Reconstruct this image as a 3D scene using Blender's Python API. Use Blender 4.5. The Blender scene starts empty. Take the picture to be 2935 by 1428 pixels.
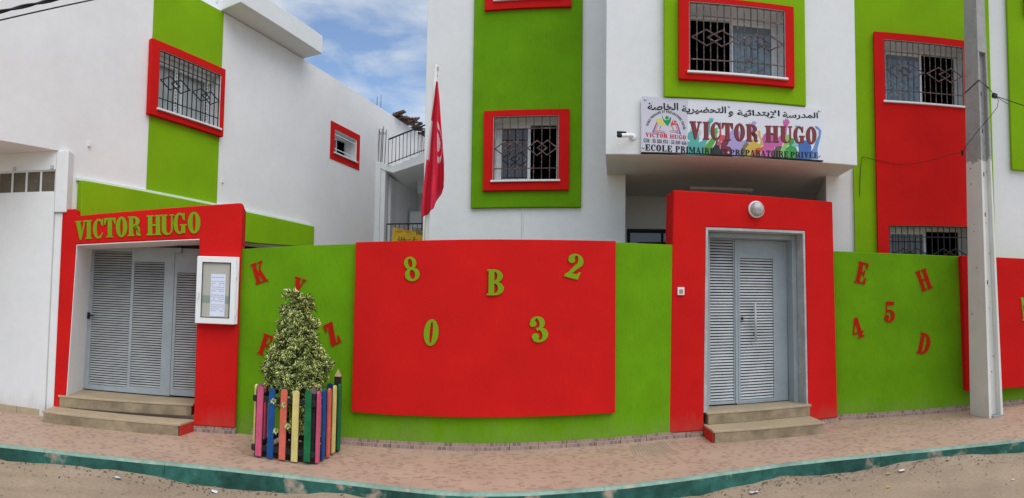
import bpy, bmesh, math, random
from mathutils import Matrix, Vector
random.seed(7)
SC = bpy.context.scene
COL = SC.collection

# ------------------------------------------------------------------ camera (a stitched phone panorama: cylindrical lens)
IW, IH, FL, CY = 2935.0, 1428.0, 1700.0, 799.4
PITCH, ROLL, EYE = .0523, -.0136, 1.6
cr, sr, cp, sp = math.cos(ROLL), math.sin(ROLL), math.cos(PITCH), math.sin(PITCH)
ROT = Matrix(((1, 0, 0), (0, cp, -sp), (0, sp, cp))) @ Matrix(((cr, 0, sr), (0, 1, 0), (-sr, 0, cr)))
cd = bpy.data.cameras.new('camera'); cam = bpy.data.objects.new('camera', cd); COL.objects.link(cam)
cd.type = 'PANO'; cd.panorama_type = 'CENTRAL_CYLINDRICAL'
cd.central_cylindrical_range_u_min = -IW / 2 / FL; cd.central_cylindrical_range_u_max = IW / 2 / FL
cd.central_cylindrical_range_v_min = -(IH - CY) / FL; cd.central_cylindrical_range_v_max = CY / FL
cd.central_cylindrical_radius = 1.0
cd.clip_start = .05; cd.clip_end = 2000
r_, f_, u_ = ROT.col[0], ROT.col[1], ROT.col[2]
cam.matrix_world = Matrix(((r_.x, u_.x, -f_.x, 0), (r_.y, u_.y, -f_.y, 0), (r_.z, u_.z, -f_.z, EYE), (0, 0, 0, 1)))
SC.camera = cam

# ------------------------------------------------------------------ sky, sun, exposure
SUN_EL, SUN_AZ = math.radians(60), math.radians(145)      # azimuth clockwise from +y
wd = bpy.data.worlds.new('World'); SC.world = wd; wd.use_nodes = True
nt = wd.node_tree; nt.nodes.clear()
def N(t, **k):
    n = nt.nodes.new(t)
    for a, b in k.items(): setattr(n, a, b)
    return n
out = N('ShaderNodeOutputWorld'); bg = N('ShaderNodeBackground'); bg.inputs[1].default_value = .1
sky = N('ShaderNodeTexSky', sky_type='NISHITA', sun_disc=False, sun_elevation=SUN_EL, sun_rotation=SUN_AZ)
sky.air_density = 1.0; sky.dust_density = .6; sky.ozone_density = 1.6
tc = N('ShaderNodeTexCoord'); mp = N('ShaderNodeMapping'); mp.inputs['Scale'].default_value = (1, 1, 2.6); mp.inputs['Location'].default_value = (.35, .35, .2)
n1 = N('ShaderNodeTexNoise'); n1.inputs['Scale'].default_value = 4.6; n1.inputs['Detail'].default_value = 9; n1.inputs['Roughness'].default_value = .56; n1.inputs['Distortion'].default_value = .35
rp = N('ShaderNodeValToRGB'); rp.color_ramp.elements[0].position = .40; rp.color_ramp.elements[1].position = .66
mx = N('ShaderNodeMix', data_type='RGBA'); mx.inputs['B'].default_value = (4.2, 4.4, 4.6, 1)
L = nt.links.new
L(tc.outputs['Generated'], mp.inputs[0]); L(mp.outputs[0], n1.inputs['Vector']); L(n1.outputs[0], rp.inputs[0])
L(rp.outputs[0], mx.inputs['Factor']); L(sky.outputs[0], mx.inputs['A']); L(mx.outputs['Result'], bg.inputs[0]); L(bg.outputs[0], out.inputs[0])
sl = bpy.data.lights.new('sun', 'SUN'); sl.energy = 1.3; sl.angle = math.radians(70); sl.color = (1, .97, .92)
so = bpy.data.objects.new('sun', sl); COL.objects.link(so)
sd = Vector((math.sin(SUN_AZ) * math.cos(SUN_EL), math.cos(SUN_AZ) * math.cos(SUN_EL), math.sin(SUN_EL)))
so.rotation_euler = sd.to_track_quat('Z', 'Y').to_euler()
SC.view_settings.view_transform = 'Standard'; SC.view_settings.look = 'None'
SC.view_settings.exposure = .88; SC.view_settings.gamma = 1.0; SC.view_settings.use_curve_mapping = False
SC.render.engine = 'CYCLES'; SC.cycles.max_bounces = 6; SC.cycles.use_denoising = True

# ------------------------------------------------------------------ measuring helpers: a sight line through the lens met with a real plane
def ray(p):
    th = (p[0] - IW / 2) / FL
    return ROT @ Vector((math.sin(th), math.cos(th), (CY - p[1]) / FL))
def at_z(p, z=0.0):
    d = ray(p); return d * ((z - EYE) / d.z) + Vector((0, 0, EYE))
class Fr:
    """vertical plane through (x, y): u runs along it, +y goes into the wall, z up"""
    def __init__(s, x, y, deg): s.x, s.y, s.a = x, y, math.radians(deg)
    def loc(s, v): c, n = math.cos(s.a), math.sin(s.a); return Vector((c * v[0] + n * v[1], -n * v[0] + c * v[1], v[2]))
    def world(s, u, y, z): c, n = math.cos(s.a), math.sin(s.a); return Vector((s.x + c * u - n * y, s.y + n * u + c * y, z))
    def uz(s, p, w=0.0):
        d = s.loc(ray(p)); o = s.loc((-s.x, -s.y, EYE)); q = o + d * ((-w - o.y) / d.y); return q.x, q.z
WORLD = Fr(0, 0, 0)
def crop(ox, oy, k): return lambda x, y: (ox + x * k, oy + y * k)
K = 734 / 1288
c1, c2, c3, c4 = crop(0, 0, K), crop(0, 714, K), crop(600, 0, K), crop(600, 714, K)
c8 = crop(1734, 714, K); c10 = crop(2335, 714, 600 / 1053)
S1 = crop(1820, 260, 300 / 1790); S2 = crop(2080, 270, 300 / 1790)

# ------------------------------------------------------------------ materials
def mat(name, col, rough=.8, spec=.3, metal=0.0, var=.06, vscale=2.0, fine=0.0, fscale=60, bump=0.0, bscale=(50, 50, 50), streak=None, col2=None, mask=None, grime=0.0):
    m = bpy.data.materials.new(name); m.use_nodes = True
    t = m.node_tree; b = t.nodes['Principled BSDF']; ln = t.links.new
    b.inputs['Roughness'].default_value = rough; b.inputs['Specular IOR Level'].default_value = spec; b.inputs['Metallic'].default_value = metal
    g = t.nodes.new('ShaderNodeNewGeometry'); pos = g.outputs['Position']
    base = None
    def noise(scale, detail=4, rough_=.55, vec=None):
        n = t.nodes.new('ShaderNodeTexNoise'); n.inputs['Scale'].default_value = scale; n.inputs['Detail'].default_value = detail; n.inputs['Roughness'].default_value = rough_
        ln(vec or pos, n.inputs['Vector']); return n.outputs[0]
    def mapped(s):
        q = t.nodes.new('ShaderNodeMapping'); q.inputs['Scale'].default_value = s; ln(pos, q.inputs[0]); return q.outputs[0]
    def mixc(fac, a, c, mode='MIX'):
        q = t.nodes.new('ShaderNodeMix'); q.data_type = 'RGBA'; q.blend_type = mode
        if isinstance(fac, float): q.inputs['Factor'].default_value = fac
        else: ln(fac, q.inputs['Factor'])
        for k_, v in (('A', a), ('B', c)):
            if isinstance(v, tuple): q.inputs[k_].default_value = (*v, 1)
            else: ln(v, q.inputs[k_])
        return q.outputs['Result']
    def ramp(fac, lo, hi):
        q = t.nodes.new('ShaderNodeMapRange'); q.inputs['From Min'].default_value = lo; q.inputs['From Max'].default_value = hi; ln(fac, q.inputs[0]); return q.outputs[0]
    dark = tuple(c * (1 - var * 2) for c in col); lite = tuple(min(1, c * (1 + var)) for c in col)
    base = mixc(ramp(noise(vscale), .3, .7), dark, lite)
    if fine: base = mixc(ramp(noise(fscale, 3), .35, .65), base, mixc(1.0, base, (1 - fine,) * 3, 'MULTIPLY'))
    if streak:      # (scale, threshold lo, hi, strength): combed vertical scratches in the render coat
        base = mixc(ramp(noise(1.0, 5, .6, mapped(streak[0])), streak[1], streak[2]), base, mixc(1.0, base, (1 - streak[3],) * 3, 'MULTIPLY'))
    if col2: base = mixc(ramp(noise(mask[0], 6, .6, mapped(mask[3]) if len(mask) > 3 else None), mask[1], mask[2]), base, col2)
    if grime:      # rising splash stains, ragged, only where rain throws sand at the wall
        s_ = t.nodes.new('ShaderNodeSeparateXYZ'); ln(pos, s_.inputs[0])
        a_ = t.nodes.new('ShaderNodeMath'); a_.operation = 'MULTIPLY_ADD'; ln(noise(5.0, 6, .65, mapped((1, 1, .35))), a_.inputs[0]); a_.inputs[1].default_value = -.75; ln(s_.outputs[2], a_.inputs[2])
        base = mixc(ramp(a_.outputs[0], -.06, -.36), base, mixc(grime, base, (.30, .22, .15)))
        base = mixc(ramp(noise(1.0, 6, .7, mapped((6, 6, .5))), .60, .80), base, mixc(grime * .5, base, mixc(1.0, base, (.62, .60, .55), 'MULTIPLY')))
    ln(base, b.inputs['Base Color'])
    if bump:
        bn = t.nodes.new('ShaderNodeBump'); bn.inputs['Strength'].default_value = bump; bn.inputs['Distance'].default_value = .01
        ln(noise(1.0, 5, .6, mapped(bscale)), bn.inputs['Height']); ln(bn.outputs[0], b.inputs['Normal'])
    m['_'] = 1
    return m
def brick_mat(name, ca, cb, cm, deg, bw=.05, rh=.047, mortar=.0012, vert=False, rough=.6, lo=.62, hi=.95):
    m = mat(name, ca, rough=rough, bump=.12, bscale=(160, 160, 160)); t = m.node_tree; b = t.nodes['Principled BSDF']; ln = t.links.new
    g = t.nodes.new('ShaderNodeNewGeometry'); q = t.nodes.new('ShaderNodeVectorRotate'); q.rotation_type = 'Z_AXIS'; q.inputs['Angle'].default_value = -math.radians(deg); ln(g.outputs['Position'], q.inputs[0])
    src = q.outputs[0]
    if vert:
        sx = t.nodes.new('ShaderNodeSeparateXYZ'); cx = t.nodes.new('ShaderNodeCombineXYZ'); ln(src, sx.inputs[0]); ln(sx.outputs[0], cx.inputs[0]); ln(sx.outputs[2], cx.inputs[1]); src = cx.outputs[0]
    k = t.nodes.new('ShaderNodeTexBrick'); k.inputs['Scale'].default_value = 1; k.inputs['Brick Width'].default_value = bw; k.inputs['Row Height'].default_value = rh
    k.inputs['Mortar Size'].default_value = mortar; k.inputs['Color1'].default_value = (0, 0, 0, 1); k.inputs['Color2'].default_value = (1, 1, 1, 1); k.inputs['Mortar'].default_value = (.1, .1, .1, 1); k.inputs['Bias'].default_value = 0; k.offset = .37; k.squash = 1.0
    fr2 = t.nodes.new('ShaderNodeMapRange'); fr2.inputs['From Min'].default_value = lo; fr2.inputs['From Max'].default_value = hi; ln(k.outputs['Color'], fr2.inputs[0])
    pick = t.nodes.new('ShaderNodeMix'); pick.data_type = 'RGBA'; pick.inputs['A'].default_value = (*ca, 1); pick.inputs['B'].default_value = (*cb, 1); ln(fr2.outputs[0], pick.inputs['Factor'])
    pm = t.nodes.new('ShaderNodeMix'); pm.data_type = 'RGBA'; pm.inputs['B'].default_value = (*cm, 1); ln(k.outputs['Fac'], pm.inputs['Factor']); ln(pick.outputs['Result'], pm.inputs['A'])
    ln(src, k.inputs[0])
    n = t.nodes.new('ShaderNodeTexNoise'); n.inputs['Scale'].default_value = 1.7; n.inputs['Detail'].default_value = 6; ln(g.outputs['Position'], n.inputs['Vector'])
    mr = t.nodes.new('ShaderNodeMapRange'); mr.inputs['From Min'].default_value = .3; mr.inputs['From Max'].default_value = .7; mr.inputs['To Min'].default_value = .90; mr.inputs['To Max'].default_value = 1.06; ln(n.outputs[0], mr.inputs[0])
    x = t.nodes.new('ShaderNodeMix'); x.data_type = 'RGBA'; x.blend_type = 'MULTIPLY'; x.inputs['Factor'].default_value = 1; ln(pm.outputs['Result'], x.inputs['A']); ln(mr.outputs[0], x.inputs['B'])
    ln(x.outputs['Result'], b.inputs['Base Color'])
    return m
ST = ((95, 95, 9), .56, .74, .30)
M = dict(
    white=mat('white_plaster', (.775, .785, .775), var=.02, vscale=1.1, fine=.03, fscale=9, bump=.10, bscale=(40, 40, 30), rough=.85, grime=.30),
    white_side=mat('warm_white_plaster', (.825, .81, .795), var=.03, vscale=.8, fine=.03, fscale=7, bump=.10, bscale=(40, 40, 30), rough=.85, grime=.30),
    lime=mat('lime_plaster', (.225, .43, .006), var=.05, vscale=1.5, streak=((80, 80, 9), .55, .75, .14), bump=.2, bscale=(80, 80, 12), rough=.9, spec=.12),
    green=mat('green_scratched_plaster', (.135, .325, .005), var=.08, vscale=1.7, streak=ST, bump=.4, bscale=(90, 90, 9), rough=.9, spec=.12, grime=.18),
    red=mat('red_plaster', (.60, .0125, .011), var=.05, vscale=1.6, streak=((80, 80, 9), .56, .75, .12), bump=.22, bscale=(90, 90, 10), rough=.9, spec=.10, grime=.16),
    redletter=mat('red_board', (.44, .014, .008), var=.05, rough=.85, spec=.08),
    greenletter=mat('olive_green_board', (.20, .34, .012), var=.05, rough=.85, spec=.1),
    goldedge=mat('olive_board', (.26, .34, .03), var=.05, rough=.6),
    grey=mat('grey_enamel', (.345, .40, .425), rough=.45, var=.05, spec=.4, fine=.08, fscale=14, col2=(.62, .64, .64), mask=(3.0, .74, .78)),
    slat=mat('grey_slat_metal', (.37, .39, .38), rough=.5, var=.08, vscale=5, spec=.3),
    slat2=mat('pale_slat_metal', (.50, .52, .525), rough=.5, var=.08, vscale=5, spec=.3),
    jamb=mat('grey_primed_jamb', (.46, .48, .47), rough=.7, var=.12, vscale=4, fine=.15, fscale=20),
    dark=mat('dark_room', (.012, .012, .013), rough=.95, var=.1, spec=.05),  # near-black base colour stands in for unlit depth
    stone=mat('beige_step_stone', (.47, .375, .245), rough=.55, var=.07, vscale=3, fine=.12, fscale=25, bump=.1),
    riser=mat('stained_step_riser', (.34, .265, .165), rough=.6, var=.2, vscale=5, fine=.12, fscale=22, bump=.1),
    iron=mat('black_iron', (.022, .020, .020), rough=.6, var=.2),
    rust=mat('flaking_primer_iron', (.075, .055, .05), rough=.7, var=.2, col2=(.30, .165, .135), mask=(26.0, .52, .64)),
    alu=mat('white_aluminium', (.72, .74, .75), rough=.4, var=.02),
    glassdark=mat('dark_window_glass', (.03, .035, .042), rough=.04, spec=.7, var=.1),
    glassblue=mat('sky_tinted_curtained_glass', (.16, .22, .25), rough=.06, spec=.8, var=.18, vscale=6),  # curtain tone with the reflected sky's blue put into the base colour
    glasspale=mat('pale_curtained_glass', (.46, .50, .50), rough=.08, spec=.6, var=.08, vscale=4),
    sand=mat('sandy_road', (.375, .285, .20), rough=.95, var=.10, vscale=1.2, fine=.18, fscale=38, bump=.6, bscale=(30, 30, 30)),
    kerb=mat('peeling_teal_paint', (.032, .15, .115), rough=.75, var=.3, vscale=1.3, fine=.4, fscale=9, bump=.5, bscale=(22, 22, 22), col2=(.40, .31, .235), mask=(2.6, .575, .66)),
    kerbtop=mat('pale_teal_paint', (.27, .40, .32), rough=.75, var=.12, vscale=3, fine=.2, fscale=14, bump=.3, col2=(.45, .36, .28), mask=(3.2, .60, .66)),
    mortar=mat('tile_mortar', (.42, .29, .21), var=.1),
    paper=mat('white_paper', (.70, .74, .86), rough=.8, var=.02), ink=mat('grey_ink', (.22, .24, .33), rough=.9),
    board=mat('grey_beige_board', (.44, .43, .37), rough=.25, spec=.6, var=.04), strip=mat('grey_green_paper', (.26, .30, .26), rough=.5),
    plastic=mat('white_enamel_frame', (.80, .81, .80), rough=.35, var=.01, spec=.5),
    black=mat('black_plastic', (.012, .012, .012), rough=.4), blacktext=mat('black_print', (.012, .016, .016), rough=.6, var=.02),
    sign=mat('sign_board', (.74, .745, .78), rough=.3, var=.02, spec=.4), signgrey=mat('lilac_sign_print', (.60, .59, .66), rough=.4, var=.02),
    maroon=mat('maroon_print', (.22, .035, .035), rough=.45, var=.04), crimson=mat('crimson_print', (.50, .03, .05), rough=.5),
    concrete=mat('grey_concrete', (.335, .33, .315), rough=.9, var=.08, vscale=3, fine=.12, fscale=30, bump=.3),
    lampglass=mat('frosted_lamp_glass', (.47, .475, .45), rough=.12, spec=.7, var=.22, vscale=26),
    steel=mat('brushed_steel', (.50, .51, .52), rough=.32, metal=.6, var=.05),
    brownclay=mat('brown_clay', (.16, .10, .075), rough=.9, var=.3, vscale=9, fine=.3, fscale=40),
    bark=mat('bark', (.09, .065, .04), rough=.95, var=.2), soil=mat('dark_soil', (.05, .038, .028), rough=1, var=.3, vscale=12, bump=.5),
    poleiron=mat('peeling_white_pole', (.62, .61, .57), rough=.6, var=.05, col2=(.27, .2, .14), mask=(9.0, .60, .64)),
    yellowcloth=mat('yellow_banner_cloth', (.62, .40, .03), rough=.85, var=.1, vscale=5), redink=mat('red_ink', (.5, .03, .02), rough=.8),
    deadleaf=mat('dead_leaves', (.17, .12, .08), rough=.95, var=.4, vscale=25), mesh=mat('wire_mesh_screen', (.17, .14, .10), rough=.8, var=.12, vscale=3, fine=.45, fscale=130, col2=(.42, .38, .30), mask=(1.0, .66, .72, (9, 9, 60))),
    scrap=mat('white_scrap', (.66, .68, .70), rough=.7), scrapy=mat('yellow_scrap', (.5, .33, .08), rough=.7), scrapb=mat('pale_blue_scrap', (.45, .62, .68), rough=.6),
    cover=mat('worn_drain_metal', (.42, .31, .235), rough=.6, var=.1, vscale=6),
)
PICKET = [mat('pink_paint', (.66, .10, .20), rough=.6, var=.08, vscale=9, fine=.1), mat('blue_paint', (.008, .08, .29), rough=.6, var=.1, vscale=9, fine=.1), mat('coral_paint', (.72, .15, .10), rough=.6, var=.08, vscale=9, fine=.1), mat('pale_yellow_paint', (.72, .60, .21), rough=.6, var=.08, vscale=9, fine=.1, col2=(.5, .26, .03), mask=(5.0, .69, .71)), mat('dark_green_paint', (.008, .16, .055), rough=.6, var=.12, vscale=9, fine=.1)]
M['postblack'] = mat('faded_black_wood', (.028, .026, .027), rough=.75, var=.2, vscale=7, fine=.2)
M['maroonpaint'] = mat('maroon_paint', (.13, .012, .02), rough=.7); M['rawwood'] = mat('raw_wood', (.45, .33, .18), rough=.8); M['mauve'] = mat('mauve_wood', (.17, .09, .11), rough=.8)
PAVER = brick_mat('printed_mosaic_tile', (.455, .318, .235), (.34, .228, .168), (.445, .31, .228), 3)
SKIRT = brick_mat('mosaic_skirting', (.36, .25, .20), (.22, .15, .125), (.42, .34, .29), 5, bw=.052, rh=.046, mortar=.003, vert=True, lo=.3, hi=.9)
# utility pole: white paint up to a ragged line
def pole_material():
    m = mat('painted_concrete_pole', (.42, .415, .395), rough=.9, var=.07, vscale=4, fine=.15, fscale=35, bump=.3); t = m.node_tree; ln = t.links.new; b = t.nodes['Principled BSDF']
    old = b.inputs['Base Color'].links[0].from_socket
    g = t.nodes.new('ShaderNodeNewGeometry'); s = t.nodes.new('ShaderNodeSeparateXYZ'); ln(g.outputs['Position'], s.inputs[0])
    n = t.nodes.new('ShaderNodeTexNoise'); n.inputs['Scale'].default_value = 9; n.inputs['Detail'].default_value = 3; ln(g.outputs['Position'], n.inputs['Vector'])
    a = t.nodes.new('ShaderNodeMath'); a.operation = 'MULTIPLY_ADD'; ln(n.outputs[0], a.inputs[0]); a.inputs[1].default_value = .22; ln(s.outputs[2], a.inputs[2])
    r = t.nodes.new('ShaderNodeMapRange'); r.inputs['From Min'].default_value = 3.85; r.inputs['From Max'].default_value = 3.87; ln(a.outputs[0], r.inputs[0])
    x = t.nodes.new('ShaderNodeMix'); x.data_type = 'RGBA'; ln(r.outputs[0], x.inputs['Factor']); ln(old, x.inputs['B'])
    n2 = t.nodes.new('ShaderNodeTexNoise'); n2.inputs['Scale'].default_value = 2.2; n2.inputs['Detail'].default_value = 6; ln(g.outputs['Position'], n2.inputs['Vector'])
    y = t.nodes.new('ShaderNodeMix'); y.data_type = 'RGBA'; y.inputs['A'].default_value = (.62, .615, .55, 1); y.inputs['B'].default_value = (.80, .80, .77, 1); ln(n2.outputs[0], y.inputs['Factor']); ln(y.outputs['Result'], x.inputs['A'])
    ln(x.outputs['Result'], b.inputs['Base Color']); return m
M['pole'] = pole_material()

# ------------------------------------------------------------------ mesh helpers
def BM(): return bmesh.new()
def face(bm, vs):
    try: return bm.faces.new(vs)
    except ValueError: return None
def box(bm, x0, x1, y0, y1, z0, z1, mtx=None):
    x0, x1 = sorted((x0, x1)); y0, y1 = sorted((y0, y1)); z0, z1 = sorted((z0, z1))
    v = [bm.verts.new(mtx @ Vector(c) if mtx else c) for c in ((x0, y0, z0), (x1, y0, z0), (x1, y1, z0), (x0, y1, z0), (x0, y0, z1), (x1, y0, z1), (x1, y1, z1), (x0, y1, z1))]
    for f in ((0, 3, 2, 1), (4, 5, 6, 7), (0, 1, 5, 4), (1, 2, 6, 5), (2, 3, 7, 6), (3, 0, 4, 7)): bm.faces.new([v[i] for i in f])
def prism(bm, pts, y0, y1):
    """polygon in (u, z), extruded from y0 (front) to y1"""
    a = sum(pts[i][0] * pts[(i + 1) % len(pts)][1] - pts[(i + 1) % len(pts)][0] * pts[i][1] for i in range(len(pts)))
    if a < 0: pts = pts[::-1]
    f = [bm.verts.new((p[0], y0, p[1])) for p in pts]; b = [bm.verts.new((p[0], y1, p[1])) for p in pts]
    face(bm, f); face(bm, b[::-1]); n = len(pts)
    for i in range(n): face(bm, [f[i], b[i], b[(i + 1) % n], f[(i + 1) % n]][::-1])
def vprism(bm, pts, z0, z1):
    """polygon in plan (x, y), raised from z0 to z1"""
    a = sum(pts[i][0] * pts[(i + 1) % len(pts)][1] - pts[(i + 1) % len(pts)][0] * pts[i][1] for i in range(len(pts)))
    if a < 0: pts = pts[::-1]
    f = [bm.verts.new((p[0], p[1], z0)) for p in pts]; b = [bm.verts.new((p[0], p[1], z1)) for p in pts]
    face(bm, f[::-1]); face(bm, b); n = len(pts)
    for i in range(n): face(bm, [f[i], f[(i + 1) % n], b[(i + 1) % n], b[i]])
def slab(bm, u0, u1, z0, z1, y0, y1, holes=()):
    """a wall piece with rectangular holes, closed all round"""
    xs = sorted({u0, u1, *[h[i] for h in holes for i in (0, 1) if u0 < h[i] < u1]}); zs = sorted({z0, z1, *[h[i] for h in holes for i in (2, 3) if z0 < h[i] < z1]})
    V = {}
    def v(i, j, k):
        if (i, j, k) not in V: V[i, j, k] = bm.verts.new((xs[i], (y0, y1)[k], zs[j]))
        return V[i, j, k]
    def solid(i, j):
        if not (0 <= i < len(xs) - 1 and 0 <= j < len(zs) - 1): return False
        x, z = (xs[i] + xs[i + 1]) / 2, (zs[j] + zs[j + 1]) / 2
        return not any(h[0] < x < h[1] and h[2] < z < h[3] for h in holes)
    for i in range(len(xs) - 1):
        for j in range(len(zs) - 1):
            if not solid(i, j): continue
            bm.faces.new([v(i, j, 0), v(i + 1, j, 0), v(i + 1, j + 1, 0), v(i, j + 1, 0)])
            bm.faces.new([v(i, j, 1), v(i, j + 1, 1), v(i + 1, j + 1, 1), v(i + 1, j, 1)])
            if not solid(i - 1, j): bm.faces.new([v(i, j, 0), v(i, j + 1, 0), v(i, j + 1, 1), v(i, j, 1)])
            if not solid(i + 1, j): bm.faces.new([v(i + 1, j, 0), v(i + 1, j, 1), v(i + 1, j + 1, 1), v(i + 1, j + 1, 0)])
            if not solid(i, j - 1): bm.faces.new([v(i, j, 0), v(i, j, 1), v(i + 1, j, 1), v(i + 1, j, 0)])
            if not solid(i, j + 1): bm.faces.new([v(i, j + 1, 0), v(i + 1, j + 1, 0), v(i + 1, j + 1, 1), v(i, j + 1, 1)])
def tube(bm, pts, r, n=6, r1=None):
    pts = [Vector(p) for p in pts]; rings = []
    for i, p in enumerate(pts):
        d = (pts[min(i + 1, len(pts) - 1)] - pts[max(i - 1, 0)]).normalized()
        a = d.orthogonal().normalized() if abs(d.z) > .9 else d.cross(Vector((0, 0, 1))).normalized(); b = d.cross(a)
        rr = r if r1 is None else r + (r1 - r) * i / (len(pts) - 1)
        rings.append([bm.verts.new(p + (a * math.cos(2 * math.pi * k / n) + b * math.sin(2 * math.pi * k / n)) * rr) for k in range(n)])
    for q, w in zip(rings, rings[1:]):
        for k in range(n): face(bm, [q[k], q[(k + 1) % n], w[(k + 1) % n], w[k]])
    face(bm, rings[0][::-1]); face(bm, rings[-1])
def bar(bm, a, b, wd, dp):
    """flat bar in a facade plane between (u, z) points"""
    a, b = Vector(a), Vector(b); d = (b - a).normalized(); n = Vector((-d.y, d.x)) * wd / 2; a, b = a - d * wd / 2, b + d * wd / 2
    prism(bm, [tuple(a - n), tuple(b - n), tuple(b + n), tuple(a + n)], -dp / 2, dp / 2)
def disc(bm, cx, cz, r, y0, y1, n=24): prism(bm, [(cx + r * math.cos(2 * math.pi * i / n), cz + r * math.sin(2 * math.pi * i / n)) for i in range(n)], y0, y1)
def lathe(bm, prof, mtx=None, n=20):
    """profile [(r, t)] turned round the local -y axis"""
    rings = []
    for r, t_ in prof:
        rings.append([bm.verts.new((mtx or Matrix()) @ Vector((r * math.cos(2 * math.pi * k / n), -t_, r * math.sin(2 * math.pi * k / n)))) for k in range(n)])
    for q, w in zip(rings, rings[1:]):
        for k in range(n): face(bm, [q[k], q[(k + 1) % n], w[(k + 1) % n], w[k]])
    face(bm, rings[-1]); face(bm, rings[0][::-1])
def loft(bm, loops, caps=True):
    R = [[bm.verts.new(p) for p in l] for l in loops]; n = len(R[0])
    for a, b in zip(R, R[1:]):
        for k in range(n): face(bm, [a[k], a[(k + 1) % n], b[(k + 1) % n], b[k]])
    if caps: face(bm, R[0][::-1]); face(bm, R[-1])

def finish(bm, name, m, smooth=False, bev=0.0, recalc=True):
    if recalc: bmesh.ops.recalc_face_normals(bm, faces=bm.faces)
    me = bpy.data.meshes.new(name); bm.to_mesh(me); bm.free()
    for x in (m if isinstance(m, (list, tuple)) else [m]): me.materials.append(x)
    if smooth:
        for p in me.polygons: p.use_smooth = True
    o = bpy.data.objects.new(name, me); COL.objects.link(o)
    if bev:
        b = o.modifiers.new('edge', 'BEVEL'); b.width = bev; b.segments = 2; b.limit_method = 'ANGLE'; b.angle_limit = math.radians(40)
    return o
def tag(o, label=None, cat=None, group=None, kind=None):
    for k, v in (('label', label), ('category', cat), ('group', group), ('kind', kind)):
        if v: o[k] = v
    return o
def thing(name, label, cat, loc=(0, 0, 0), group=None):
    o = bpy.data.objects.new(name, None); COL.objects.link(o); o.location = loc; return tag(o, label, cat, group)
def part(name, bm, m, root, fr=WORLD, label=None, **k):
    """a part whose vertices are in the frame's own (u, y, z)"""
    o = finish(bm, name, m, **k); o.parent = root
    o.location = Vector((fr.x, fr.y, 0)) - root.location; o.rotation_euler = (0, 0, fr.a); return tag(o, label)
def sub(name, bm, m, parent, loc=(0, 0, 0), **k):
    o = finish(bm, name, m, **k); o.parent = parent; o.location = loc; return o
def single(name, bm, m, label, cat, fr=WORLD, at=None, group=None, **k):
    """a thing that is one mesh; verts given in frame coordinates, origin moved to `at` (frame coords)"""
    if at is not None: bmesh.ops.translate(bm, verts=bm.verts, vec=-Vector(at))
    o = finish(bm, name, m, **k); o.location = fr.world(*(at or (0, 0, 0))); o.rotation_euler = (0, 0, fr.a); return tag(o, label, cat, group)
def copies(name, src, parent, locs):
    for l in locs:
        c = src.copy(); c.name = name; COL.objects.link(c); c.parent = parent; c.location = l

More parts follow.
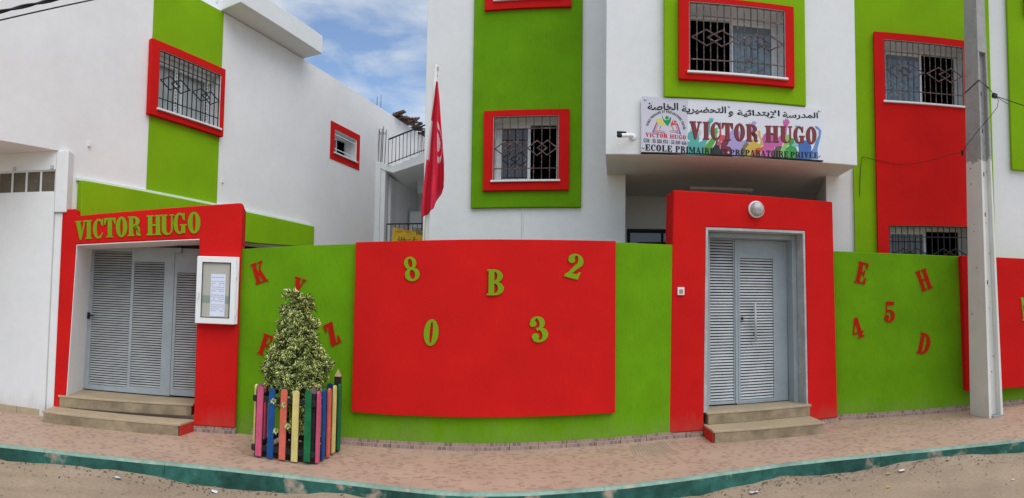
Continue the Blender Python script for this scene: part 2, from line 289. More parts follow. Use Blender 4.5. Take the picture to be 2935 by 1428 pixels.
# ------------------------------------------------------------------ lettering: a bold condensed slab serif drawn from pieces
def Rr(a, b, c, d): return [(a, b), (c, b), (c, d), (a, d)]
def Ar(cx, cy, rx, ry, ix, iy, a0, a1, dx=0.0, n=14):
    q = [math.radians(a0 + (a1 - a0) * i / n) for i in range(n + 1)]
    return [(cx + rx * math.cos(t), cy + ry * math.sin(t)) for t in q] + [(cx + dx + ix * math.cos(t), cy + iy * math.sin(t)) for t in q[::-1]]
def El(cx, cy, r, rz=None): return [(cx + r * math.cos(t * math.pi / 8), cy + (rz or r) * math.sin(t * math.pi / 8)) for t in range(16)]
def stem(x, w=.22, e=.06): return [Rr(x, 0, x + w, 1), Rr(x - e, 0, x + w + e, .07), Rr(x - e, .93, x + w + e, 1)]
GL = {
    'I': (.36, stem(.07)), 'O': (.6, [Ar(.3, .5, .3, .52, .075, .41, 90, 270), Ar(.3, .5, .3, .52, .075, .41, -90, 90)]),
    'V': (.66, [[(.05, .97), (.29, .97), (.41, .24), (.35, 0), (.27, 0)], [(.50, .97), (.58, .97), (.36, 0), (.30, .1)], Rr(0, .93, .35, 1), Rr(.43, .93, .66, 1)]),
    'C': (.56, [Ar(.31, .5, .31, .52, .11, .42, 55, 305), [(.42, .92), (.50, .97), (.50, 1), (.55, 1), (.55, .64), (.49, .64), (.42, .82)], [(.44, .07), (.56, .28), (.51, .30), (.38, .1)]]),
    'T': (.62, [Rr(.2, 0, .42, 1), Rr(.13, 0, .49, .07), Rr(0, .91, .62, 1), [(0, .95), (0, .66), (.05, .66), (.17, .93)], [(.62, .95), (.62, .66), (.57, .66), (.45, .93)]]),
    'R': (.68, stem(.06) + [Ar(.28, .74, .34, .26, .13, .17, -90, 90), [(.28, .57), (.44, .54), (.44, .3), (.45, .06), (.54, 0), (.66, 0), (.68, .1), (.62, .1), (.64, .36), (.54, .5), (.42, .54), (.28, .48)]]),
    'H': (.74, stem(.06) + stem(.46) + [Rr(.2, .46, .5, .55)]),
    'U': (.68, [Rr(.06, .25, .28, 1), Rr(0, .93, .34, 1), Rr(.53, .25, .61, 1), Rr(.46, .93, .68, 1), Ar(.335, .26, .275, .28, .125, .19, 180, 360, .07)]),
    'G': (.64, [Ar(.31, .5, .31, .52, .11, .42, 55, 330), [(.42, .92), (.50, .97), (.50, 1), (.55, 1), (.55, .64), (.49, .64), (.42, .82)], Rr(.38, .03, .58, .43), Rr(.32, .38, .64, .45)]),
    'K': (.72, stem(.06) + [[(.26, .40), (.34, .38), (.61, .95), (.52, .95)], [(.32, .52), (.45, .66), (.67, .05), (.43, .05)], Rr(.43, .93, .68, 1), Rr(.37, 0, .72, .07)]),
    'Y': (.66, [Rr(.22, 0, .44, .5), Rr(.15, 0, .51, .07), [(.05, .95), (.28, .95), (.44, .48), (.22, .42)], [(.50, .95), (.58, .95), (.42, .42), (.36, .5)], Rr(0, .93, .34, 1), Rr(.42, .93, .66, 1)]),
    'E': (.58, stem(.06) + [Rr(.2, 0, .57, .07), [(.57, 0), (.57, .32), (.52, .32), (.38, .05)], Rr(.2, .93, .55, 1), [(.55, 1), (.55, .7), (.50, .7), (.38, .95)], Rr(.2, .46, .42, .54), Rr(.38, .36, .44, .64)]),
    'F': (.56, stem(.06) + [Rr(.2, .93, .55, 1), [(.55, 1), (.55, .68), (.50, .68), (.38, .95)], Rr(.2, .46, .42, .54), Rr(.38, .36, .44, .64)]),
    'Z': (.56, [Rr(.03, .92, .55, 1), [(.03, .98), (.03, .68), (.09, .68), (.22, .94)], [(.27, .95), (.55, .95), (.29, .05), (.0, .05)], Rr(0, 0, .56, .08), [(.56, .02), (.56, .34), (.50, .34), (.36, .05)]]),
    '8': (.58, [Ar(.29, .745, .24, .265, .085, .18, 90, 270), Ar(.29, .745, .24, .265, .085, .18, -90, 90), Ar(.29, .27, .29, .28, .11, .19, 90, 270), Ar(.29, .27, .29, .28, .11, .19, -90, 90)]),
    'B': (.66, stem(.06) + [Ar(.28, .745, .33, .255, .12, .17, -90, 90), Ar(.28, .27, .38, .27, .15, .19, -90, 90)]),
    '2': (.6, [Ar(.28, .72, .29, .29, .09, .22, -25, 165), El(.13, .72, .125), [(.34, .62), (.56, .62), (.22, .17), (.06, .12)], [(0, 0), (.5, 0), (.56, .32), (.51, .32), (.42, .2), (.10, .2), (0, .08)]]),
    '0': (.54, [Ar(.27, .5, .27, .52, .06, .42, 90, 270), Ar(.27, .5, .27, .52, .06, .42, -90, 90)]),
    '3': (.58, [Ar(.27, .75, .27, .27, .08, .19, -75, 150), Ar(.27, .28, .31, .29, .1, .2, -150, 80), El(.12, .76, .12), El(.12, .25, .13), Rr(.2, .47, .34, .57)]),
    '4': (.62, [Rr(.3, 0, .5, 1), Rr(.22, 0, .58, .07), Rr(0, .22, .62, .3), [(0, .3), (.08, .3), (.38, .9), (.32, 1)]]),
    '5': (.58, [Rr(.08, .83, .52, 1), Rr(.08, .45, .14, .95), Ar(.27, .31, .31, .31, .1, .22, -150, 125), El(.13, .25, .13)]),
    'D': (.68, stem(.06) + [Ar(.28, .5, .4, .5, .17, .42, -90, 90)]),
    'A': (.7, [[(.24, 1), (.40, 1), (.65, .04), (.41, .04)], [(.26, .98), (.32, .86), (.13, .04), (.06, .04)], Rr(.16, .26, .5, .34), Rr(0, 0, .23, .07), Rr(.36, 0, .7, .07)]),
    'P': (.64, stem(.06) + [Ar(.28, .72, .36, .28, .14, .2, -90, 90)]),
    'M': (.9, [Rr(.06, 0, .13, 1), Rr(0, 0, .2, .07), Rr(.62, 0, .84, 1), Rr(.56, 0, .9, .07), [(.04, 1), (.27, 1), (.5, .12), (.4, .0)], [(.62, 1), (.72, 1), (.46, .02), (.4, .1)], Rr(0, .93, .25, 1), Rr(.66, .93, .9, 1)]),
    'L': (.56, stem(.06) + [Rr(.2, 0, .55, .07), [(.55, 0), (.55, .34), (.50, .34), (.38, .05)]]),
    'S': (.54, [Ar(.28, .74, .26, .28, .1, .18, 35, 270), Ar(.26, .28, .28, .30, .1, .2, -145, 90), Rr(.45, .66, .5, .97), Rr(.03, .03, .08, .34)]),
    '9': (.56, [Ar(.28, .68, .28, .33, .09, .23, 90, 270), Ar(.28, .68, .28, .33, .09, .23, -90, 90), Ar(.2, .5, .36, .5, .18, .42, -95, 30), El(.15, .14, .11)]),
    '6': (.56, [Ar(.28, .32, .28, .33, .09, .23, 90, 270), Ar(.28, .32, .28, .33, .09, .23, -90, 90), Ar(.36, .5, .36, .5, .18, .42, 85, 210), El(.41, .86, .11)]),
    '7': (.54, [Rr(0, .84, .54, 1), [(.36, .86), (.54, .86), (.36, 0), (.14, 0)], Rr(0, .7, .05, .95)]),
    ':': (.3, [El(.15, .15, .09), El(.15, .6, .09)]), '/': (.36, [[(0, 0), (.07, 0), (.36, 1), (.29, 1)]]), ' ': (.34, []),
}
GL['\u00c9'] = (GL['E'][0], GL['E'][1] + [[(.2, 1.06), (.3, 1.06), (.48, 1.26), (.32, 1.26)]])
def glyph(bm, ch, fn, y0, y1, step=.0003):
    """fn maps glyph coordinates to (u, z); each piece a hair prouder than the last so that no faces coincide"""
    for i, p in enumerate(GL[ch][1]): prism(bm, [fn(*q) for q in p], y0 - step * i, y1)
def text_line(bm, s, ul, ur, zb_l, zb_r, h_l, h_r, y0, y1, gap=.07, step=.0002):
    tw = sum(GL[c][0] + gap for c in s) - gap; x = 0
    def fn(gx, gy):
        t = gx / tw; return ul + (ur - ul) * t, zb_l + (zb_r - zb_l) * t + gy * (h_l + (h_r - h_l) * t)
    for c in s:
        glyph(bm, c, lambda a, b, x=x: fn(x + a, b), y0, y1, step); x += GL[c][0] + gap
def font_mesh(body, off=0.0):
    cu = bpy.data.curves.new('lettering', 'FONT'); cu.body = body; cu.size = 1; cu.offset = off; cu.resolution_u = 3
    o = bpy.data.objects.new('lettering', cu); COL.objects.link(o); dg = bpy.context.evaluated_depsgraph_get(); dg.update()
    me = bpy.data.meshes.new_from_object(o.evaluated_get(dg)); vs = [(v.co.x, v.co.y) for v in me.vertices]; fs = [list(p.vertices) for p in me.polygons]
    bpy.data.objects.remove(o); bpy.data.curves.remove(cu); bpy.data.meshes.remove(me); return vs, fs
def font_text(bm, body, ul, ur, zb_l, zb_r, h, y, off=0.0):
    vs, fs = font_mesh(body, off)
    x0, x1 = min(v[0] for v in vs), max(v[0] for v in vs); z0, z1 = min(v[1] for v in vs), max(v[1] for v in vs)
    V = []
    for x, z in vs:
        t = (x - x0) / (x1 - x0); V.append(bm.verts.new((ul + (ur - ul) * t, y, zb_l + (zb_r - zb_l) * t + h * (z - z0) / (z1 - z0))))
    for f in fs: face(bm, [V[i] for i in f])
AR = lambda h: ''.join(chr(int(x, 16)) if x != '_' else ' ' for x in reversed(h.split()))

# ================================================================== THE SETTING
FA = Fr(-3.21, 6.62, 3.2835); FB = Fr(-.334, 6.785, 11.606); FR = Fr(4.51, 7.40, -20.778)
LP = Fr(-5.5, 5.6, 74.5); NP = Fr(-5.57, 5.58, 22); G1 = Fr(-3.23, 6.55, 22); PP = Fr(1.96, 7.26, 0)
EP = Fr(1.44, 8.75, -8); FP = Fr(1.2, 7.6, -10); GP = Fr(4.77, 7.68, -24); SP = Fr(-3.27, 13.66, 0)

# kerb line on the ground, west to east
KP = [(-11, -.6), (-8.2, 1.6), (-6.2, 3.1), (-4.71, 4.14), (-4.13, 4.5), (-3.2, 4.95), (-2.36, 5.2), (-1.44, 5.27), (-.37, 5.22), (.86, 5.38), (2.17, 5.58), (3.1, 5.57), (4.2, 5.25), (5.39, 4.67), (6.6, 3.95), (8.4, 2.7), (11, .6)]
def cr_spline(P, n):
    o = []
    for i in range(len(P) - 1):
        a, b, c, d = [Vector(P[max(0, min(len(P) - 1, j))]) for j in (i - 1, i, i + 1, i + 2)]
        for k in range(n):
            t = k / n; o.append(.5 * ((2 * b) + (c - a) * t + (2 * a - 5 * b + 4 * c - d) * t * t + (3 * b - a - 3 * c + d) * t ** 3))
    o.append(Vector(P[-1])); return o
KL = cr_spline(KP, 6)
def kerb_off(i, d):
    t = (KL[min(i + 1, len(KL) - 1)] - KL[max(i - 1, 0)]).normalized(); return KL[i] + Vector((-t.y, t.x)) * d
def kerb_y(x, d=0.0):
    for a, b in zip(KL, KL[1:]):
        if a.x <= x <= b.x: return a.y + (b.y - a.y) * (x - a.x) / (b.x - a.x) + d
    return -5

def wob(x, y, s=1.0): return math.sin(x * 2.3 * s + 1.1) * math.cos(y * 3.1 * s + .4) + .6 * math.sin(x * 5.7 * s + y * 4.3 * s) + .35 * math.sin(x * 11.3 * s - y * 13.1 * s)
# road: loose sand, banked against the kerb
bm = BM(); nx, ny = 230, 110; G = []
for i in range(nx + 1):
    x = -13 + 26 * i / nx; col = []
    for j in range(ny + 1):
        yk = kerb_y(max(-10.9, min(10.9, x))) + .06; y = yk - 9 * (1 - j / ny) ** 2.2; d = yk - y
        z = -.165 + .012 * wob(x, y) + .045 * math.exp(-(d / .22) ** 2) * (.7 + .5 * math.sin(x * 3.1) + .5 * math.sin(x * 1.3 + 2)) + .006 * wob(x * 4, y * 4)
        col.append(bm.verts.new((x, y, z)))
    G.append(col)
for i in range(nx):
    for j in range(ny): face(bm, [G[i][j], G[i + 1][j], G[i + 1][j + 1], G[i][j + 1]])
tag(finish(bm, 'road', M['sand'], smooth=True), kind='structure')
bm = BM(); vs = [bm.verts.new(p) for p in ((-400, -400, -.30), (400, -400, -.30), (400, 400, -.30), (-400, 400, -.30))]; bm.faces.new(vs)
tag(finish(bm, 'ground', M['sand']), kind='structure')

# kerb: cast lengths, painted teal, paler along the top
kerb = thing('kerb', None, None); tag(kerb, kind='structure')
for s in range(6, len(KL) - 9, 8):
    bm = BM(); loops = []
    for i in range(s, min(s + 9, len(KL) - 1)):
        e = .0012 if i == s else (-.0012 if i == s + 8 else 0); t = (KL[i + 1] - KL[i - 1]).normalized() * e
        j = .004 * math.sin(i * 1.7)
        q = [kerb_off(i, -.012 + j + .006 * math.sin(i * .9)) + t, kerb_off(i, j) + t, kerb_off(i, .018) + t, kerb_off(i, .062) + t, kerb_off(i, .062) + t]
        loops.append([(q[0].x, q[0].y, -.32), (q[1].x, q[1].y, -.022), (q[2].x, q[2].y, .001 + .003 * math.sin(i * 2.9)), (q[3].x, q[3].y, .002), (q[4].x, q[4].y, -.32)])
    loft(bm, loops); bmesh.ops.recalc_face_normals(bm, faces=bm.faces)
    for f in bm.faces:
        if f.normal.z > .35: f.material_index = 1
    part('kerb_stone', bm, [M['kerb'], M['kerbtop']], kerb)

# pavement: bed, then tiles with open joints
pav = thing('pavement', None, None); tag(pav, kind='structure')
bm = BM()
front = [kerb_off(i, .055) for i in range(4, len(KL) - 4)]
vprism(bm, [(p.x, p.y) for p in front] + [(9.6, 9), (-9.8, 9)], -.28, -.006)
part('bed', bm, M['mortar'], pav)
TS = .33; ta = math.radians(3.0); ca, sa = math.cos(ta), math.sin(ta)
bm = BM(); g = TS / 2 - .0005; box(bm, -g, g, -g, g, -.02, 0)
proto = None
def clip(poly, a, b):
    """keep the part of poly left of the line a->b"""
    o = []; sd_ = lambda p: (b.x - a.x) * (p.y - a.y) - (b.y - a.y) * (p.x - a.x)
    for p, q in zip(poly, poly[1:] + poly[:1]):
        s1, s2 = sd_(p), sd_(q)
        if s1 >= 0: o.append(p)
        if (s1 >= 0) != (s2 >= 0): o.append(p + (q - p) * (s1 / (s1 - s2)))
    return o
def wall_y(x):
    if x < -3.2: return 6.7 - (-3.2 - x) * .42
    if x < -.33: return 6.62 + (x + 3.21) * .0574
    if x < 1.95: return 6.785 + (x + .334) * .2054
    if x < 4.45: return 7.28
    return 7.40 - (x - 4.51) * .3795
tiles = bmesh_proto = None
count = 0
for i in range(-30, 34):
    for j in range(-8, 32):
        cx, cy = (i + .5) * TS, (j + .5) * TS; x, y = ca * cx - sa * cy, sa * cx + ca * cy + 1.0
        if not -7.6 < x < 7.9 or y > wall_y(x) + .17 or y < kerb_y(x) - .1: continue
        if abs(math.atan2(x, y)) > .95: continue
        P = [Vector((x + ca * a - sa * b, y + sa * a + ca * b)) for a, b in ((-g, -g), (g, -g), (g, g), (-g, g))]
        x0, x1 = min(p.x for p in P), max(p.x for p in P); d = .065
        A, B = Vector((x0, kerb_y(x0) + d)), Vector((x1, kerb_y(x1) + d))
        Q = clip(P, A, B); count += 1
        if len(Q) < 3: continue
        if len(Q) == 4 and all((a - b).length < 1e-6 for a, b in zip(P, Q)):
            if proto is None: proto = finish(bm, 'tile', PAVER); o = proto
            else: o = proto.copy(); o.name = 'tile'; COL.objects.link(o)
            o.parent = pav; o.location = (x, y, random.uniform(-.0006, .0004)); o.rotation_euler = (random.uniform(-.002, .002), random.uniform(-.002, .002), ta)
        else:
            b2 = BM(); vprism(b2, [(p.x, p.y) for p in Q], -.02, 0); part('tile', b2, PAVER, pav)
print('tiles', count)

# ================================================================== WINDOWS (a part of a building, with its own pieces)
def window(bld, fr, hole, outer, w, depth, bars, sash, surround=True, more=(), pane='glassdark', diamonds=True, bar_mat='rust', thick=.05, closed='left', frame_w=.05, sill=True):
    """hole = (u0, u1, z0, z1), outer = the red surround, w = how proud its face is, depth = how far in the window sits"""
    u0, u1, z0, z1 = hole
    bm = BM(); e = .012
    if surround: slab(bm, outer[0], outer[1], outer[2], outer[3], -w, -w + thick, [hole, *more]); win = part('window', bm, M['red'], bld, fr, bev=.008)
    else: slab(bm, u0 - e - .01, u1 + e + .01, z0 - e - .01, z1 + e + .01, depth + .071, depth + .079, [hole]); win = part('window', bm, M['white'], bld, fr)
    # plastered reveal from the face of the surround to the frame
    e = .012; bm = BM()
    slab(bm, u0 - e, u1 + e, z0 - e, z1 + e, -w + .006, depth + .07, [(u0 + .001, u1 - .001, z0 + .001, z1 - .001)]); sub('reveal', bm, M['white'], win)
    bm = BM(); y = depth
    slab(bm, u0 + .001, u1 - .001, z0 + .001, z1 - .001, y, y + .06, [(u0 + frame_w, u1 - frame_w, z0 + frame_w, z1 - frame_w)]); sub('frame', bm, M['alu'], win, bev=.004)
    um = (u0 + u1) / 2; a, b = (u0 + frame_w, um + .04) if closed == 'left' else (um - .04, u1 - frame_w)
    halves = [(a, b)] if closed != 'both' else [(u0 + frame_w, um + .03), (um - .03, u1 - frame_w)]
    for k, (a, b) in enumerate(halves):
        bm = BM(); s = .045; yy = y + .012 + .022 * k
        slab(bm, a, b, z0 + frame_w, z1 - frame_w, yy, yy + .02, [(a + s, b - s, z0 + frame_w + s, z1 - frame_w - s)]); sh = sub('sash', bm, M['alu'], win, bev=.003)
        bm = BM(); box(bm, a + s, b - s, yy + .008, yy + .013, z0 + frame_w + s, z1 - frame_w - s); sub('pane', bm, M[pane], win)
    if sill:
        bm = BM(); box(bm, u0 - .03, u1 + .03, -w - .035, depth, z0 - .022, z0 + .006); sub('sill', bm, M['plastic'], win, bev=.004)
    # dark room behind the glass
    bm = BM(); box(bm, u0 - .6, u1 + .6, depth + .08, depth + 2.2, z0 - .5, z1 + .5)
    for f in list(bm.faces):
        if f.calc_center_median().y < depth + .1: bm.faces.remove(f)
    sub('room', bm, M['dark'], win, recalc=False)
    # grille
    gy = -w + .03; r = .0065
    src = None
    for k in range(bars):
        u = u0 + .012 + (u1 - u0 - .024) * k / (bars - 1)
        if src is None:
            bm = BM(); box(bm, -r, r, -r, r, 0, z1 - z0 - .012); src = sub('grille_bar', bm, M[bar_mat], win, (u, gy, z0 + .008))
        else: copies('grille_bar', src, win, [(u, gy, z0 + .008)])
    src = None
    for t in (.012, .19, .81, .988):
        z = z0 + (z1 - z0) * t
        if src is None:
            bm = BM(); box(bm, u0 + .004, u1 - .004, -.011, -.0015 - r, -.008, .008); src = sub('grille_rail', bm, M[bar_mat], win, (0, gy, z))
        else: copies('grille_rail', src, win, [(0, gy, z)])
    if diamonds:
        W, H = u1 - u0, z1 - z0; src = None
        for k, cx in enumerate((.176, .333, .675, .83)):
            c = Vector((u0 + W * cx, z0 + H * .5)); hw, hh = W * .148, H * .115
            if src is None:
                bm = BM(); pts = [(-hw, 0), (0, hh), (hw, 0), (0, -hh)]
                for i in range(4): bar(bm, pts[i], pts[(i + 1) % 4], .017, .008 + .0006 * i)
                src = sub('grille_diamond', bm, M[bar_mat], win, (c.x, gy - .019, c.y))
            else: copies('grille_diamond', src, win, [(c.x, gy - .019 - .0085 * (k % 2), c.y)])
    return win
def inset_box(name, root, fr, u0, u1, y0, y1, z0, z1, m, **k):
    bm = BM(); box(bm, u0, u1, y0, y1, z0, z1); return part(name, bm, m, root, fr, **k)

# ================================================================== SCHOOL BUILDING (centre and right)
sch = thing('school_building', 'white school building with lime green panels, red window surrounds and a jutting upper storey', 'building', (1.5, 9, 0))
# left wing
h3 = (-1.755, -.763, 3.545, 4.53); h3b = (-1.755, -.763, 6.35, 7.4)
bm = BM(); slab(bm, -2.875, .25, -.1, 8.4, 0, .3, [h3, h3b]); part('wall', bm, M['white'], sch, EP, bev=.01)
bm = BM(); slab(bm, -2.872, -2.6, -.1, 8.39, .302, 6, []); part('wall', bm, M['white'], sch, EP)
bm = BM(); slab(bm, -2.10, -.418, 3.145, 8.3, -.06, -.001, [h3, h3b]); part('green_panel', bm, M['green'], sch, EP, bev=.012, label='green panel round the left window column')
window(sch, EP, h3, (-1.907, -.602, 3.395, 4.63), .115, .19, 9, None, closed='left', thick=.053)
window(sch, EP, h3b, (-1.925, -.590, 6.205, 7.55), .115, .19, 9, None, closed='left', thick=.053)
bm = BM(); tube(bm, [(-1.30, -.012, 3.14), (-1.30, -.012, 0)], .013); part('conduit', bm, M['white'], sch, EP)
# jutting middle storey
h4 = (1.092, 2.397, 4.725, 5.67)
bm = BM(); slab(bm, 0, 3.50, 3.652, 8.4, 0, .3, [h4]); part('upper_wall', bm, M['white'], sch, FP, bev=.012)
bm = BM(); box(bm, 0.003, .30, .302, 3.4, 3.653, 8.39); box(bm, 3.2, 3.497, .302, 2.4, 3.653, 8.39); part('side_wall', bm, M['white'], sch, FP)
bm = BM(); box(bm, .302, 3.198, .302, 3.4, 3.653, 3.85); part('soffit', bm, M['white_side'], sch, FP)
bm = BM(); slab(bm, .765, 2.712, 4.405, 8.3, -.085, -.001, [h4]); part('green_panel', bm, M['lime'], sch, FP, bev=.012, label='bright green panel above the school sign')
window(sch, FP, h4, (.952, 2.527, 4.622, 5.745), .16, .2, 15, None, pane='glassblue', closed='right', thick=.073)
# right wing
h5 = (.716, 2.022, 4.815, 5.80); h6 = (.735, 2.024, 1.95, 2.878)
bm = BM(); slab(bm, -.21, 6.5, -.1, 8.4, 0, .3, [h5, h6]); part('wall', bm, M['white'], sch, GP, bev=.01)
bm = BM(); slab(bm, .215, 2.52, -.1, 8.3, -.05, -.001, [h5, h6]); part('green_panel', bm, M['lime'], sch, GP, bev=.012, label='tall green panel behind the red column')
window(sch, GP, h5, (.556, 2.228, 0, 5.91), .125, .2, 15, None, more=(h6,), pane='glassblue', closed='left', thick=.073)
window(sch, GP, h6, None, .125, .2, 14, None, surround=False, pane='glassdark', closed='left', thick=.073, bar_mat='iron')
bm = BM(); slab(bm, 2.85, 6.4, 3.86, 8.3, -.07, -.001, []); part('green_panel', bm, M['lime'], sch, GP, bev=.012, label='green panel at the far right')
bm = BM(); slab(bm, 3.16, 6.2, 6.52, 8.2, -.14, -.072, []); part('red_panel', bm, M['red'], sch, GP, bev=.01)
# porch under the jutting storey
bm = BM(); box(bm, .06, .248, .302, 2.2, -.1, 3.65); part('porch_wall', bm, M['white'], sch, EP)
bm = BM(); slab(bm, .25, 4.2, -.1, 3.65, 1.62, 1.85, [(.36, 1.15, .3, 3.06), (1.35, 2.4, .3, 2.6)]); part('porch_wall', bm, M['white'], sch, EP)
bm = BM(); box(bm, -.207, .0, .302, 3.2, -.1, 3.9); part('porch_wall', bm, M['white'], sch, GP)
bm = BM(); box(bm, 4.2, 6.4, 1.60, 1.84, -.1, 4.6); part('porch_wall', bm, M['white'], sch, EP)
bm = BM(); slab(bm, .361, 1.149, .3, 3.059, 1.66, 1.72, [(.42, .98, .4, 3.0), (1.02, 1.1, .4, 3.0)]); po = part('porch_door', bm, M['iron'], sch, EP)
bm = BM(); box(bm, .42, .98, 1.69, 1.70, .4, 3.0); box(bm, 1.02, 1.1, 1.69, 1.70, .4, 3.0); sub('pane', bm, M['glassdark'], po)
bm = BM(); box(bm, 1.35, 2.4, 1.7, 1.74, .3, 2.6); part('porch_door', bm, M['iron'], sch, EP)
bm = BM(); vprism(bm, [(1.6, 11.2), (2.2, 10.2), (4.55, 9.0), (4.62, 8.05), (4.95, 7.98), (7.4, 9.0), (7.4, 13), (1.6, 13)], 3.66, 3.8); part('porch_ceiling', bm, M['white_side'], sch)
bm = BM(); box(bm, 1.36, 2.42, 1.90, 2.02, 3.60, 3.648); tb = part('tube_light', bm, M['plastic'], sch, FP)
bm = BM(); tube(bm, [(1.40, 1.96, 3.585), (2.38, 1.96, 3.585)], .014); sub('tube', bm, M['lampglass'], tb)
# floors and roofs that keep the sky out of the rooms
bm = BM(); box(bm, -2.59, 3.6, .31, 6, 8.3, 8.38); part('roof', bm, M['white'], sch, EP)

# ================================================================== LEFT BUILDING
lb = thing('left_building', 'white two storey house receding on the left with a green stripe and barred red window', 'building', (-5.3, 7, 0))
h1 = (1.628, 2.945, 4.44, 5.33); h2 = (6.513, 7.433, 4.857, 5.357)
bm = BM(); slab(bm, -7, 13.2, -.1, 6.44, 0, .3, [h1, h2, (-8, .194, -1, 3.53), (.193, 5.55, -1, 2.64)]); part('wall', bm, M['white_side'], lb, LP, bev=.01)
bm = BM(); box(bm, -7, .3, .302, 3.2, 3.531, 3.7); part('soffit', bm, M['white'], lb, LP)
bm = BM(); box(bm, 1.2, 6, 1.2, 1.4, -.1, 3.2); part('passage_shade_panel', bm, M['dark'], lb, LP)  # added near-black panel: the shade under the green band as colour
bm = BM(); box(bm, -7, 13.2, .302, 4, 6.2, 6.43); part('roof', bm, M['white_side'], lb, LP)
bm = BM(); slab(bm, 1.53, 3.03, 3.215, 6.437, -.006, -.001, [h1]); part('green_stripe', bm, M['lime'], lb, LP)
bm = BM(); prism(bm, [(.335, 2.60), (3.96, 2.656), (5.70, 2.752), (5.70, 3.165), (.335, 3.165)], -.12, -.001); part('green_band', bm, M['lime'], lb, LP, bev=.01)
bm = BM(); box(bm, .30, 5.72, -.05, -.001, 3.167, 3.213); part('ledge', bm, M['white'], lb, LP, bev=.006)
w1 = window(lb, LP, h1, (1.463, 3.047, 4.325, 5.457), .085, .14, 14, None, pane='glasspale', closed='both', bar_mat='iron', thick=.078)
for u in (2.13, 2.80):
    bm = BM(); box(bm, u - .028, u + .028, .1, .128, 4.47, 5.22)
    for k in range(12): box(bm, u - .009, u + .009, .096, .101, 4.52 + k * .057, 4.54 + k * .057)
    bmesh.ops.recalc_face_normals(bm, faces=bm.faces)
    for f in bm.faces:
        if f.calc_center_median().y < .1005: f.material_index = 1 if f.calc_area() < .002 else 0
    sub('shutter_rail', bm, [M['alu'], M['black']], w1)
bm = BM(); box(bm, 1.70, 2.90, .08, .13, 5.2, 5.32); sub('shutter_box', bm, M['alu'], w1)
window(lb, LP, h2, (6.35, 7.575, 4.692, 5.504), .012, .24, 2, None, pane='glassdark', closed='left', diamonds=False, thick=.011, bar_mat='alu')
bm = BM(); box(bm, 2.966, 5.33, -.435, .6, 6.452, 6.80); part('roof_slab', bm, M['white'], lb, LP, bev=.01)
# ground floor front with wire mesh vents under the soffit
bm = BM(); slab(bm, -6, .055, -.1, 3.53, 0, .25, [(-5.9, .0545, 2.975, 3.28)]); part('wall', bm, M['white'], lb, NP)
bm = BM(); box(bm, .0555, .232, .0, .25, 2.705, 3.529); part('corner_post', bm, M['white'], lb, NP, bev=.01)
bm = BM(); box(bm, .056, .17, .035, .25, -.1, 2.70); part('corner_post', bm, M['white'], lb, NP, bev=.008)
for k in range(6):
    u = .052 - .215 * (k + 1)
    bm = BM(); slab(bm, u + .001, u + .214, 2.976, 3.279, .02, .05, [(u + .013, u + .202, 2.99, 3.262)]); f = part('vent_screen', bm, M['alu'], lb, NP)
    bm = BM(); box(bm, u + .013, u + .202, .034, .038, 2.99, 3.262); sub('wire_mesh', bm, M['mesh'], f)
for u in (-.555, .005):
    bm = BM(); box(bm, u - .02, u + .02, -.02, 0, 3.285, 3.335); part('bracket', bm, M['steel'], lb, NP)
src = None
for k in range(12):
    bm = BM()
    if src is None: box(bm, .003, .327, -.012, 0, 0, .088); src = part('skirting_tile', bm, M['stone'], lb, NP)
    u = -.02 - .33 * (k + 1)
    if k == 0: base = src.location.copy(); src.location = NP.world(u, 0, 0) - lb.location
    else: copies('skirting_tile', src, lb, [NP.world(u, 0, 0) - lb.location])
# starter bars left standing on the roof line
for u0, n, hgt in ((4.62, 5, .22), (8.55, 4, .42)):
    for k in range(n):
        bm = BM(); tube(bm, [(u0 + k * .1, .12 + .05 * (k % 2), 6.43), (u0 + k * .1 + .01, .12 + .05 * (k % 2), 6.44 + hgt * (.7 + .3 * ((k * 7) % 3) / 2))], .006, 5); part('rebar_rod', bm, M['rust'] if u0 > 6 else M['alu'], lb, LP)
for p, q in ((c1(1088, 8), .05), (c1(446, 727), .04), (c3(65, 910), .04)):
    u, z = LP.uz(p); bm = BM(); box(bm, u - .02, u + .02, -.03, 0, z - .03, z + .03); part('wall_bracket', bm, M['white'], lb, LP)
# broken roof tiles along the far wall top
rt = thing('roof_tiles', 'row of broken brown clay tiles on the far end of the left wall top', 'roof tiles', LP.world(10.2, .1, 6.45))
for k in range(26):
    u = 9.35 + 2.3 * k / 26 + random.uniform(-.05, .05); bm = BM()
    mt = Matrix.Translation((u, random.uniform(-.14, .1), 6.47 + random.uniform(0, .1) + (.05 if 8 < k < 17 else 0))) @ Matrix.Rotation(random.uniform(-.5, .5), 4, 'Z') @ Matrix.Rotation(random.uniform(-.35, .35), 4, 'Y') @ Matrix.Rotation(random.uniform(-.3, .3), 4, 'X')
    box(bm, -.11, .11, -.15, .15, -.02, .02, mt); part('tile', bm, M['brownclay'], rt, LP)

